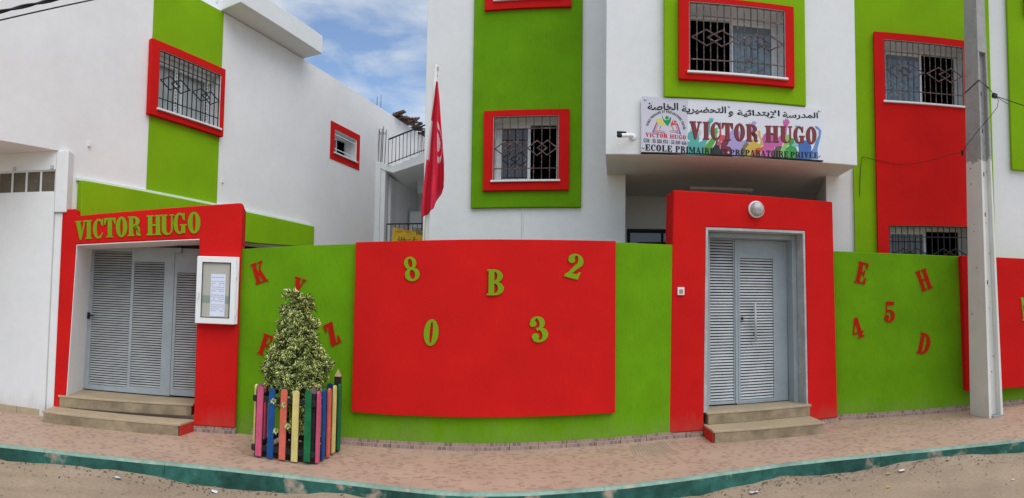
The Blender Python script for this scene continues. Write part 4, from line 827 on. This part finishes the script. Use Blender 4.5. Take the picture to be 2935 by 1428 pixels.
AW = [('FE8D FEDF FEA8 FE8E FEBB FE94', S1, 215, 335, S1, 740, 335, .100, -.0), ('FE8D FEDF FE98 FEA4 FEC0 FEF4 FEAE FEF3 FE94', S1, 800, 405, S1, 1560, 420, .118, 0), ('FEED', S2, 45, 392, S2, 130, 388, .078, 0), ('FE8D FEF9 FE91 FE98 FEAA FE8D FE8B FEF4 FE94', S2, 195, 408, S2, 925, 412, .112, 0), ('FE8D FEDF FEE4 FEAA FEAD FEB3 FE94', S2, 975, 432, S2, 1580, 440, .104, 0)]
for w_, fa, xa, ya, fb, xb, yb, hgt, _ in AW:
    ul, zl = fz(fa(xa, ya)); ur, zr = fz(fb(xb, yb)); bm = BM(); font_text(bm, AR(w_), ul, ur, zl, zr, hgt, -.0628, .03); part('lettering', bm, M['blacktext'], sg, FP)
for f, x, y in ((S1, 175, 150), (S1, 145, 972), (S2, 57, 212), (S2, 45, 1005), (S2, 1598, 287), (S2, 1605, 1058)):
    u, z = fz(f(x, y)); bm = BM(); lathe(bm, [(.017, .062), (.017, .066), (.010, .071)], Matrix.Translation((u, 0, z)), 12); part('screw', bm, M['steel'], sg, FP, smooth=True)

# ================================================================== SMALL FITTINGS
# security camera
sc_ = thing('security_camera', 'small white security camera on the wall left of the school sign', 'camera', FP.world(.35, 0, 3.88))
bm = BM(); lathe(bm, [(.045, 0), (.045, .02), (.03, .03)], Matrix.Translation((.36, 0, 3.885)), 14); part('mount', bm, M['plastic'], sc_, FP)
bm = BM(); tube(bm, [(.36, -.03, 3.885), (.33, -.09, 3.88), (.30, -.11, 3.87)], .014); part('arm', bm, M['plastic'], sc_, FP)
bm = BM(); tube(bm, [(.34, -.10, 3.88), (.20, -.20, 3.845)], .027, 12); part('body', bm, M['plastic'], sc_, FP)
bm = BM(); tube(bm, [(.20, -.20, 3.845), (.165, -.225, 3.84)], .029, 12); part('lens_hood', bm, M['black'], sc_, FP)
bm = BM(); tube(bm, [(.16, -.21, 3.88), (.26, -.13, 3.90)], .02, 8); part('sun_shade', bm, M['black'], sc_, FP)
# bulkhead lamp over the door
wlamp = thing('wall_lamp', 'round frosted bulkhead lamp on the red lintel above the door', 'lamp', PP.world(1.216, 0, 2.956))
bm = BM(); lathe(bm, [(.115, 0), (.115, .03), (.10, .045)], Matrix.Translation((1.216, 0, 2.956)), 28); part('base', bm, M['plastic'], wlamp, PP, smooth=True)
bm = BM(); lathe(bm, [(.098, .04), (.097, .06), (.088, .085), (.065, .105), (.03, .117), (.005, .12)], Matrix.Translation((1.216, 0, 2.956)), 28); part('lamp_glass', bm, M['lampglass'], wlamp, PP, smooth=True)
# bell push
bl_ = thing('doorbell', 'small cream bell push on the red pillar left of the door', 'doorbell', PP.world(.163, 0, 1.85))
bm = BM(); box(bm, .118, .208, -.028, -.001, 1.80, 1.90); part('plate', bm, M['plastic'], bl_, PP, bev=.006)
bm = BM(); box(bm, .138, .188, -.034, -.0285, 1.82, 1.875); part('button', bm, mat('beige_button', (.35, .28, .2)), bl_, PP, bev=.003)
# notice board
nb = thing('notice_board', 'white framed glass notice board with one sheet on the red gate pillar', 'notice board', G1.world(-.28, -.05, 1.33))
bm = BM(); box(bm, -.525, -.018, -.07, -.001, 1.34, 2.16); part('case', bm, M['plastic'], nb, G1, bev=.004)
bm = BM(); slab(bm, -.532, -.045, 1.336, 2.155, -.105, -.071, [(-.458, -.12, 1.415, 2.08)]); fr_ = part('door_frame', bm, M['plastic'], nb, G1, bev=.006)
bm = BM(); box(bm, -.458, -.12, -.084, -.0715, 1.415, 2.08); part('glazed_back', bm, M['board'], nb, G1)
bm = BM(); slab(bm, -.466, -.112, 1.407, 2.088, -.1055, -.1045, [(-.455, -.123, 1.418, 2.077)]); sub('seal', bm, M['black'], fr_)
bm = BM(); box(bm, -.455, -.125, -.0848, -.0842, 1.585, 1.68); part('paper_strip', bm, M['strip'], nb, G1)
bm = BM(); box(bm, -.355, -.175, -.0865, -.0855, 1.43, 1.945); pp_ = part('paper', bm, M['paper'], nb, G1)
bm = BM()
for k in range(18):
    z = 1.90 - k * .024
    if k in (1, 8, 13): continue
    x = -.345
    while x < -.19:
        l = random.uniform(.01, .03)
        if random.random() < .85: box(bm, x, min(x + l, -.186), -.0872, -.0866, z, z + .006)
        x += l + .006
o_ = sub('printed_lines', bm, M['ink'], pp_); o_['kind'] = 'stuff'
bm = BM(); tube(bm, [(-.50, -.105, 1.715), (-.50, -.135, 1.715), (-.505, -.14, 1.64)], .010); box(bm, -.515, -.487, -.112, -.1052, 1.66, 1.78); part('handle', bm, M['plastic'], nb, G1)
for z in (1.49, 1.96):
    bm = BM(); tube(bm, [(-.038, -.098, z - .05), (-.038, -.098, z + .05)], .009); part('hinge', bm, M['plastic'], nb, G1)
# floor drain cover by the door
dc = [at_z(c8(*p)) for p in ((150, 1048), (370, 1018), (320, 968), (122, 988))]
dg_ = thing('drain_cover', 'slotted drain cover let into the pavement left of the door', 'drain cover', dc[0])
def lerp2(s, t): return dc[0].lerp(dc[1], s).lerp(dc[3].lerp(dc[2], s), t)
bm = BM(); vprism(bm, [(p.x, p.y) for p in dc], -.004, .0035); part('frame', bm, M['cover'], dg_)
for k in range(13):
    s = .06 + .88 * k / 13; bm = BM(); vprism(bm, [tuple(lerp2(*q).xy) for q in ((s, .08), (s + .045, .08), (s + .045, .92), (s, .92))], .0036, .008); part('slat', bm, M['cover'], dg_)

# ================================================================== FLAGPOLE AND FLAG
fp = thing('flagpole', 'leaning white flagpole behind the front wall', 'flagpole', (-1.18, 7.45, 0))
bm = BM(); tube(bm, [(-1.185, 7.45, 0), (-1.099, 7.45, 2.48), (-1.017, 7.45, 4.74)], .030, 12, .027); part('pole', bm, M['poleiron'], fp, smooth=True)
bm = BM(); tube(bm, [(-1.017, 7.45, 4.70), (-.985, 7.43, 4.71), (-.985, 7.43, 4.66)], .008); part('hook', bm, M['steel'], fp)
bm = BM(); tube(bm, [(-1.017, 7.45, 4.60), (-.99, 7.43, 4.60)], .008); part('hook', bm, M['steel'], fp)
LE = [(4.52, -.998), (4.25, -1.025), (3.98, -1.055), (3.7, -1.085), (3.44, -1.107), (3.1, -1.135), (2.73, -1.15)]
RE = [(4.52, -.982), (4.25, -.952), (3.98, -.930), (3.7, -.905), (3.44, -.880), (3.25, -.872), (3.08, -.873)]
bm = BM(); nu, nv = 44, 90; V = [[None] * (nv + 1) for _ in range(nu + 1)]
for i in range(nu + 1):
    s = i / nu; zb_ = 2.73 + .35 * s ** 1.5 + .05 * math.sin(s * 9) * s
    for j in range(nv + 1):
        t = j / nv; z = 4.50 + (zb_ - 4.50) * t
        l = interp([(-a, b) for a, b in LE], -z); r = interp([(-a, b) for a, b in RE], -max(z, 3.08)); amp = .012 + .085 * t ** .8
        fold = math.sin(s * 11 + 1.6 * t + .6) + .45 * math.sin(s * 23 - 2.1 * t)
        V[i][j] = bm.verts.new((l + (r - l) * (s + .035 * math.sin(s * 12.5 + .9 + t)), 7.385 - amp * (.75 + .7 * fold), z))
for i in range(nu):
    for j in range(nv):
        f = face(bm, [V[i][j], V[i][j + 1], V[i + 1][j + 1], V[i + 1][j]]); c = f.calc_center_median(); s = (i + .5) / nu
        e = ((s - .52) / .46) ** 2 + ((c.z - 3.70) / .30) ** 2; e2 = ((s - .60) / .38) ** 2 + ((c.z - 3.70) / .2) ** 2
        white = (e < 1 and s > .70 or abs(c.z - 3.72) < .25 and s < .2) and not (.45 < e2 < 1.0 and s > .6)
        f.material_index = 1 if white else 0
o = single('flag', bm, [mat('red_flag_cloth', (.64, .022, .055), rough=.85, var=.05, vscale=5), mat('white_flag_cloth', (.66, .62, .63), rough=.8, var=.03)], 'limp red flag with a white disc hanging on the leaning pole', 'flag', WORLD, (-1.03, 7.42, 3.6), smooth=True)
sm = o.modifiers.new('cloth', 'SOLIDIFY'); sm.thickness = .004

# ================================================================== PENCIL FENCE PLANTER AND SHRUB
pl = thing('planter_fence', 'square planter fence of rainbow painted pickets with black corner posts', 'planter', (-2.22, 6.07, 0))
FRf = Fr(-2.575, 5.735, -.6); PW, PD, PH = .625, .64, .715
FRr = Fr(*FRf.world(PW, 0, 0).xy, 84.0); FRl = Fr(*FRf.world(0, 0, 0).xy, 92); FRb = Fr(*FRf.world(.05, PD, 0).xy, -.6)
def picket_mesh(wd=.068, h=PH, th=.022):
    pts = [(-wd / 2, 0), (wd / 2, 0), (wd / 2, h - wd / 2)] + [(wd / 2 * math.cos(a * math.pi / 8), h - wd / 2 + wd / 2 * math.sin(a * math.pi / 8)) for a in range(1, 8)] + [(-wd / 2, h - wd / 2)]
    bm = BM(); prism(bm, pts, -th, 0); return bm
cols = ('pink', 'blue', 'coral', 'yellow', 'green')
def row(fr, us, order, y, lab=True):
    for u, k in zip(us, order):
        o = part('picket', picket_mesh(), PICKET[k], pl, fr, label=None, bev=.003)
        o.location = fr.world(u, y, .022 + random.uniform(-.008, .012)) - pl.location; o.rotation_euler = (0, random.uniform(-.008, .008), fr.a)
        if lab: o['label'] = cols[k] + ' picket'
row(FRf, [.045, .178, .312, .447, .583], range(5), -.032)
row(FRr, [.03, .165, .30, .435, .58], range(5), -.032)
row(FRl, [.07, .21, .35, .49], (3, 2, 0, 1), .055, False); row(FRb, [.1, .24, .38, .52], (0, 2, 3, 1), .04, False)
for fr, y in ((FRf, -.03), (FRb, .0), (FRr, -.03), (FRl, .0)):
    for z in (.10, .61):
        bm = BM(); box(bm, -.045, (PW if fr in (FRf, FRb) else PD) + (.03 if fr is not FRb else -.02), y, y + .028, z - .028 - (.004 if fr in (FRr, FRl) else 0), z + .03 - (.004 if fr in (FRr, FRl) else 0)); part('rail', bm, M['postblack'], pl, fr, bev=.004)
for k, (p, tip, hh_) in enumerate(((FRf.world(.01, .04, 0), 'mauve', .70), (FRf.world(PW - .02, .04, 0), 'mauve', .705), (FRf.world(PW + .05, PD, 0), 'rawwood', .82), (FRf.world(.06, PD, 0), 'maroonpaint', .76))):
    bm = BM(); r = .034; mt = Matrix.Translation((p.x, p.y, 0)); box(bm, -r, r, -r, r, 0, hh_, mt); po_ = part('corner_post', bm, M['postblack'], pl, bev=.004)
    bm = BM(); b4 = [bm.verts.new((p.x + a * r * .98, p.y + b * r * .98, hh_ + .001)) for a, b in ((-1, -1), (1, -1), (1, 1), (-1, 1))]; t_ = bm.verts.new((p.x, p.y, hh_ + .085)); face(bm, b4[::-1])
    for i in range(4): face(bm, [b4[i], b4[(i + 1) % 4], t_])
    bmesh.ops.translate(bm, verts=bm.verts, vec=-pl.location); sub('pencil_tip', bm, M[tip], po_, loc=pl.location - Vector((0, 0, 0)) - po_.location - pl.location + po_.location if 0 else (pl.location))
    po_.location = -pl.location
bm = BM(); vprism(bm, [tuple(FRf.world(a, b, 0).xy) for a, b in ((.03, .03), (PW, .03), (PW + .04, PD - .03), (.07, PD - .03))], -.01, .06); part('soil', bm, M['soil'], pl)

# variegated shrub: thousands of folded leaves in rosettes round twigs
def leaf_material():
    m = bpy.data.materials.new('variegated_leaf'); m.use_nodes = True; t = m.node_tree; b = t.nodes['Principled BSDF']; ln = t.links.new
    uv = t.nodes.new('ShaderNodeUVMap'); s = t.nodes.new('ShaderNodeSeparateXYZ'); ln(uv.outputs[0], s.inputs[0])
    a = t.nodes.new('ShaderNodeMath'); a.operation = 'ABSOLUTE'; ln(s.outputs[0], a.inputs[0])
    g = t.nodes.new('ShaderNodeNewGeometry'); n = t.nodes.new('ShaderNodeTexNoise'); n.inputs['Scale'].default_value = 6; n.inputs['Detail'].default_value = 3; ln(g.outputs['Position'], n.inputs['Vector'])
    n3 = t.nodes.new('ShaderNodeTexNoise'); n3.inputs['Scale'].default_value = 55; ln(g.outputs['Position'], n3.inputs['Vector'])
    q = t.nodes.new('ShaderNodeMath'); q.operation = 'MULTIPLY_ADD'; ln(n3.outputs[0], q.inputs[0]); q.inputs[1].default_value = .35; ln(a.outputs[0], q.inputs[2])
    r = t.nodes.new('ShaderNodeMapRange'); r.inputs['From Min'].default_value = .50; r.inputs['From Max'].default_value = .62; ln(q.outputs[0], r.inputs[0])
    c = t.nodes.new('ShaderNodeMix'); c.data_type = 'RGBA'; c.inputs['A'].default_value = (.56, .60, .15, 1); c.inputs['B'].default_value = (.90, .84, .36, 1); ln(n.outputs[0], c.inputs['Factor'])
    d = t.nodes.new('ShaderNodeMix'); d.data_type = 'RGBA'; d.inputs['A'].default_value = (.03, .08, .015, 1); d.inputs['B'].default_value = (.11, .19, .035, 1); ln(n.outputs[0], d.inputs['Factor'])
    x = t.nodes.new('ShaderNodeMix'); x.data_type = 'RGBA'; ln(r.outputs[0], x.inputs['Factor']); ln(d.outputs['Result'], x.inputs['A']); ln(c.outputs['Result'], x.inputs['B'])
    ln(x.outputs['Result'], b.inputs['Base Color']); b.inputs['Roughness'].default_value = .45; return m
PROF = [(.12, .18), (.4, .2), (.6, .24), (.74, .29), (.86, .335), (.95, .325), (1.1, .285), (1.25, .235), (1.4, .195), (1.54, .155), (1.66, .105), (1.74, .05), (1.77, .02)]
CXP = [(.1, -2.24), (.8, -2.29), (1.0, -2.275), (1.2, -2.285), (1.4, -2.29), (1.6, -2.31), (1.78, -2.345)]
sh = thing('potted_shrub', 'cone shaped variegated shrub growing out of the picket planter', 'shrub', (-2.26, 6.1, .05))
bm = BM(); tube(bm, [(-2.25, 6.1, .03), (-2.27, 6.09, .5), (-2.29, 6.1, 1.1), (-2.33, 6.1, 1.66)], .022, 8, .006)
for k in range(46):
    z = random.uniform(.3, 1.55); a = random.uniform(0, 6.28); r = interp(PROF, z) * .8; cx = interp(CXP, z)
    tube(bm, [(cx, 6.1, z - .12), (cx + r * .5 * math.cos(a), 6.1 + r * .5 * math.sin(a), z - .03), (cx + r * math.cos(a), 6.1 + r * math.sin(a), z + .04)], .006, 4, .002)
part('trunk', bm, M['bark'], sh, smooth=True)
bm = BM(); uvl = bm.loops.layers.uv.new('UVMap'); rnd = random.random
def add_leaf(o, d, up, ln_, wd_):
    d = d.normalized(); sx = d.cross(up)
    if sx.length < 1e-3: sx = d.orthogonal()
    sx.normalize(); nn = sx.cross(d)
    m_ = o + d * ln_ * .5 + nn * ln_ * .04; tip = o + d * ln_ - nn * ln_ * .12
    lift = nn * wd_ * .28
    v = [bm.verts.new(p) for p in (o, m_ + sx * wd_ * .5 + lift, tip, m_ - sx * wd_ * .5 + lift, m_)]
    for idx, uvs in (((0, 1, 4), ((0, 0), (1, .5), (0, .5))), ((1, 2, 4), ((1, .5), (0, 1), (0, .5))), ((2, 3, 4), ((0, 1), (-1, .5), (0, .5))), ((3, 0, 4), ((-1, .5), (0, 0), (0, .5)))):
        f = bm.faces.new([v[i] for i in idx])
        for lp, q in zip(f.loops, uvs): lp[uvl].uv = q
BLOB = [(-.06, 1.70, .05), (.0, 1.62, .085), (.10, 1.62, .05), (.11, 1.58, .055), (-.075, 1.53, .085), (.06, 1.48, .12), (-.1, 1.40, .10), (.115, 1.38, .10), (0, 1.30, .15), (-.14, 1.26, .10), (.135, 1.22, .12), (-.02, 1.12, .20), (.19, 1.07, .12), (-.18, 1.08, .11), (.265, .97, .115), (.1, .93, .20), (-.15, .95, .17), (-.28, .86, .09), (.28, .86, .09), (0, .84, .22), (-.27, .83, .07), (.12, .76, .17), (-.12, .76, .17), (0, .55, .17), (.03, .32, .15)]
BLOB = [(dx, random.uniform(-.5, .5) * max(0, .30 - abs(dx)) * (1.0 if r < .14 else .3) - .02, z, r) for dx, z, r in BLOB]
n_ros = 0
while n_ros < 1250:
    dx, dy, z, r = random.choices(BLOB, [b[3] ** 1.7 * (.45 if b[2] < .6 else 1) for b in BLOB])[0]
    v = Vector((random.gauss(0, 1), random.gauss(0, 1), random.gauss(0, 1))).normalized()
    if v.z < -.55: continue
    k = rnd(); o = Vector((-2.295 + dx, 6.09 + dy, z)) + Vector((v.x, v.y * .95, v.z)) * r * (1.04 - .5 * k * k + (.12 if rnd() < .06 else 0))
    n_ros += 1
    ax = (v + Vector((0, 0, .55 + .5 * rnd()))).normalized(); t1 = ax.orthogonal().normalized(); t2 = ax.cross(t1)
    nl = random.randint(5, 8); ph = rnd() * 6.28; size = random.uniform(.7, 1.25)
    for q in range(nl):
        th = ph + q * 2.4 + random.uniform(-.4, .4); el = .25 + 1.0 * q / nl
        d = ax * math.sin(el) + (t1 * math.cos(th) + t2 * math.sin(th)) * math.cos(el) + Vector((0, 0, -.25 * rnd()))
        add_leaf(o - ax * .02 * (1 - q / nl), d, ax, .070 * size * random.uniform(.75, 1.25), .036 * size)
for u, zz in ((.215, .60), (.345, .575), (.37, .36), (.245, .30)):      # sprigs pushing out between the front pickets
    o = FRf.world(u + random.uniform(-.02, .02), -.05, zz); ax = Vector((random.uniform(-.4, .4), -1, .35)).normalized(); t1 = ax.orthogonal().normalized(); t2 = ax.cross(t1)
    for q in range(6):
        th = q * 1.05 + random.uniform(-.3, .3); add_leaf(o, ax * .45 + t1 * math.cos(th) + t2 * math.sin(th), ax, .05, .020)
fo = part('foliage', bm, leaf_material(), sh, recalc=False); fo['kind'] = 'stuff'

# ================================================================== CONCRETE UTILITY POLE
up_ = thing('utility_pole', 'concrete utility pole painted white below, standing on the right pavement', 'pole', (6.25, 6.2, 0))
def pole_ring(z):
    t = z / 8.2; k = 1 - .42 * t
    c = Vector((6.13 - .0 * t, 5.965 + .04 * t)); a = Vector((.13, .985)).normalized() * (.46 * k); b = Vector((.985, -.17)).normalized() * (.255 * (1 - .52 * t))
    return c, a, b
def pole_prism(bm, s0, s1, t0, t1, z0, z1, n=5):
    loops = []
    for i in range(n + 1):
        z = z0 + (z1 - z0) * i / n; c, a, b = pole_ring(z); q = [c + b * s + a * t for s, t in ((s0, t0), (s1, t0), (s1, t1), (s0, t1))]; loops.append([(p.x, p.y, z) for p in q])
    loft(bm, loops)
zr = 5.36
bm = BM(); pole_prism(bm, 0, 1, .22, 1, -.25, 8.2); pole_prism(bm, 0, .17, 0, .2195, -.25, zr); pole_prism(bm, .83, 1, 0, .2195, -.25, zr); pole_prism(bm, 0, 1, 0, .2195, zr + .001, 8.2)
part('shaft', bm, M['pole'], up_, bev=.006)
bm = BM(); pole_prism(bm, .2, .97, -.06, .21, -.02, .025, 1); part('base_mortar', bm, M['concrete'], up_)
for z in (1.95, 2.95, 3.55, 4.2, 4.75):
    c, a, b = pole_ring(z); p = c + b * .45 + a * .215; bm = BM(); box(bm, p.x - .018, p.x + .018, p.y - .008, p.y + .004, z - .03, z + .03); part('bolt_hole', bm, M['black'], up_)
for k in range(34):
    z = random.uniform(.3, 5.2); c, a, b = pole_ring(z); q = random.uniform(.22, .78); r = random.uniform(.005, .011)
    p = c + b * q + a * .2185 if k % 3 else c + a * random.uniform(.25, .9); bm = BM(); box(bm, p.x - r, p.x + r, p.y - r * .9, p.y + r * .9, z - r, z + r, None); part('pit', bm, M['concrete'], up_)
# cables
def ray_at(p, dist): return Vector((0, 0, EYE)) + ray(p).normalized() * dist
bm = BM(); zt = 4.86
c, a, b = pole_ring(zt); ring = [c + a * 1.02 - b * .03, c - a * .03 - b * .03, c - a * .03 + b * 1.03]
tube(bm, [(ring[0].x, ring[0].y, zt - .03), (ring[1].x, ring[1].y, zt + .06), (ring[2].x, ring[2].y, zt - .03)], .008, 5)
s9 = 600 / 1053; c9 = crop(2335, 0, s9)
e0 = Vector((ring[2].x, ring[2].y, zt - .03)); e1 = ray_at(c9(905, 482), 8.75)
tube(bm, [e0, e1, ray_at(c9(1053, 532), 8.2), ray_at(c9(1400, 640), 7.6)], .006, 5)
tube(bm, [e1, ray_at(c9(972, 523), 8.9)], .005, 5); box(bm, -.035, .035, -.025, .025, -.03, .03, Matrix.Translation(e1))
single('service_cable', bm, M['black'], 'black cable tied round the concrete pole and leading off to the right', 'cable', WORLD, tuple(e0))
bm = BM(); w0 = .30
P = [e1] + [ray_at(c9(*q), 8.85) for q in ((925, 505), (918, 540), (880, 590), (820, 660), (765, 730))] + [GP.world(*((lambda t: (t[0], -w0, t[1]))(GP.uz(c9(745, 765), w0))))]
P += [GP.world((lambda t: t[0])(GP.uz(c9(*q), ww)), -ww, GP.uz(c9(*q), ww)[1]) for q, ww in (((680, 778), .26), (600, 0) and ((600, 803), .22), ((500, 823), .17), ((410, 826), .14), ((330, 810), .14), ((270, 796), .08), ((238, 789), .062))]
P += [GP.world(GP.uz(c9(*q), .06)[0], -.06, GP.uz(c9(*q), .06)[1]) for q in ((232, 830), (228, 910), (226, 988))]
tube(bm, P, .0045, 5); j = P[6]; box(bm, -.02, .02, -.015, .015, -.05, .03, Matrix.Translation(j))
single('drop_cable', bm, M['black'], 'thin black cable sagging from the pole across the red column', 'cable', WORLD, tuple(P[6]))
A0, B0 = LP.world(-3.2, -1.5, 3.62), LP.world(1.6, -1.5, 5.98)
for nme, lab, dz, thk in (('overhead_cable', 'upper thick twisted black cable crossing the sky corner at top left', .045, .020), ('overhead_cable', 'lower thinner black cable crossing the top left corner', -.035, .013)):
    bm = BM(); n = 60
    A = A0 + Vector((0, 0, dz)); B = B0 + Vector((0, 0, dz * 1.2)); ctr = lambda t: A.lerp(B, t) - Vector((0, 0, .10 * 4 * t * (1 - t)))
    for h in ((0, 1) if thk > .015 else (0,)):
        tube(bm, [ctr(i / n) + (Vector((0, math.cos(i * .9 + h * math.pi), math.sin(i * .9 + h * math.pi))) * thk * .5 if thk > .015 else Vector((0, 0, 0))) for i in range(n + 1)], thk * .62, 5)
    single(nme, bm, M['black'], lab, 'cable', WORLD, tuple(A), group='overhead cables')

# ================================================================== LITTER along the kerb
def road_z(x, y):
    d = kerb_y(x) + .06 - y
    return -.165 + .012 * wob(x, y) + .045 * math.exp(-(d / .22) ** 2) * (.7 + .5 * math.sin(x * 3.1) + .5 * math.sin(x * 1.3 + 2)) + .006 * wob(x * 4, y * 4)
bm = BM()
for k in range(520):
    x = random.uniform(-5.2, 6.0)
    if rnd() < .62: x = random.choice((-3.9, -3.2, -2.6, 2.3, 2.9, 3.4, 4.1, 4.7)) + random.gauss(0, .25)
    d = abs(random.gauss(0, .13)) + .02 if rnd() < .78 else random.uniform(0, .9)
    y = kerb_y(max(-10, min(10, x))) - d; z = road_z(x, y) + .006; s = random.uniform(.005, .02) * (1 if d < .35 else .7); a = rnd() * 6.28
    p = [Vector((x, y, z)) + Vector((math.cos(a + q) * s * w_, math.sin(a + q) * s * w_, random.uniform(-.002, .009))) for q, w_ in ((0, 1.3), (1.6, .5), (3.14, 1.2), (4.7, .5))]
    bm.faces.new([bm.verts.new(v) for v in p])
tag(finish(bm, 'dead_leaves', M['deadleaf'], recalc=False), kind='stuff')
bm = BM()
for k in range(420):
    x = random.uniform(-5.2, 6.0); d = random.uniform(0, 1.4) ** 1.4; y = kerb_y(max(-10, min(10, x))) - d - .02; s = random.uniform(.004, .012)
    bmesh.ops.create_icosphere(bm, subdivisions=1, radius=s, matrix=Matrix.Translation((x, y, road_z(x, y) + s * .3)) @ Matrix.Diagonal((1, rnd() * .5 + .7, .6, 1)))
tag(finish(bm, 'gravel', M['sand'], smooth=True), kind='stuff')
SCR = [(c2(590, 1158), 'scrapb', .045, 'crumpled pale blue and white plastic scrap below the left gate steps'), (c10(440, 1123), 'scrap', .05, 'white paper scrap on the sand under the peeling kerb at right'), (c10(370, 1130), 'scrapy', .035, 'yellow wrapper scrap lying against the kerb at right'), (c10(371, 1194), 'scrapy', .03, 'yellow wrapper scrap out on the open sand'), (c10(996, 1150), 'scrap', .025, 'small white scrap on the sand near the right edge'), (c8(750, 1222), 'scrap', .06, 'torn white paper in the leaf litter under the peeled kerb'), (c2(1080, 1212), 'scrap', .05, 'white paper scrap on the sand left of the picket planter'), (c4(30, 1208), 'scrapb', .02, 'tiny pale scrap beside the kerb left of the planter')]
for p, m_, s, lab in SCR[:7]:
    q = at_z(p, -.15); bm = BM(); zz = road_z(q.x, min(q.y, kerb_y(q.x) - .03)); q.y = min(q.y, kerb_y(q.x) - .03 - s * .5)
    s *= .7
    g_ = [[bm.verts.new((q.x + (i - 2) * s * .5 + random.uniform(-.3, .3) * s * .4, q.y + (j - 2) * s * .3 + random.uniform(-.3, .3) * s * .3, zz + .012 + random.uniform(0, 1) * s * .35)) for j in range(5)] for i in range(5)]
    for i in range(4):
        for j in range(4): face(bm, [g_[i][j], g_[i + 1][j], g_[i + 1][j + 1], g_[i][j + 1]])
    single('litter_scrap', bm, M[m_], lab, 'litter', WORLD, tuple(q), group='scraps of litter on the road', recalc=False)
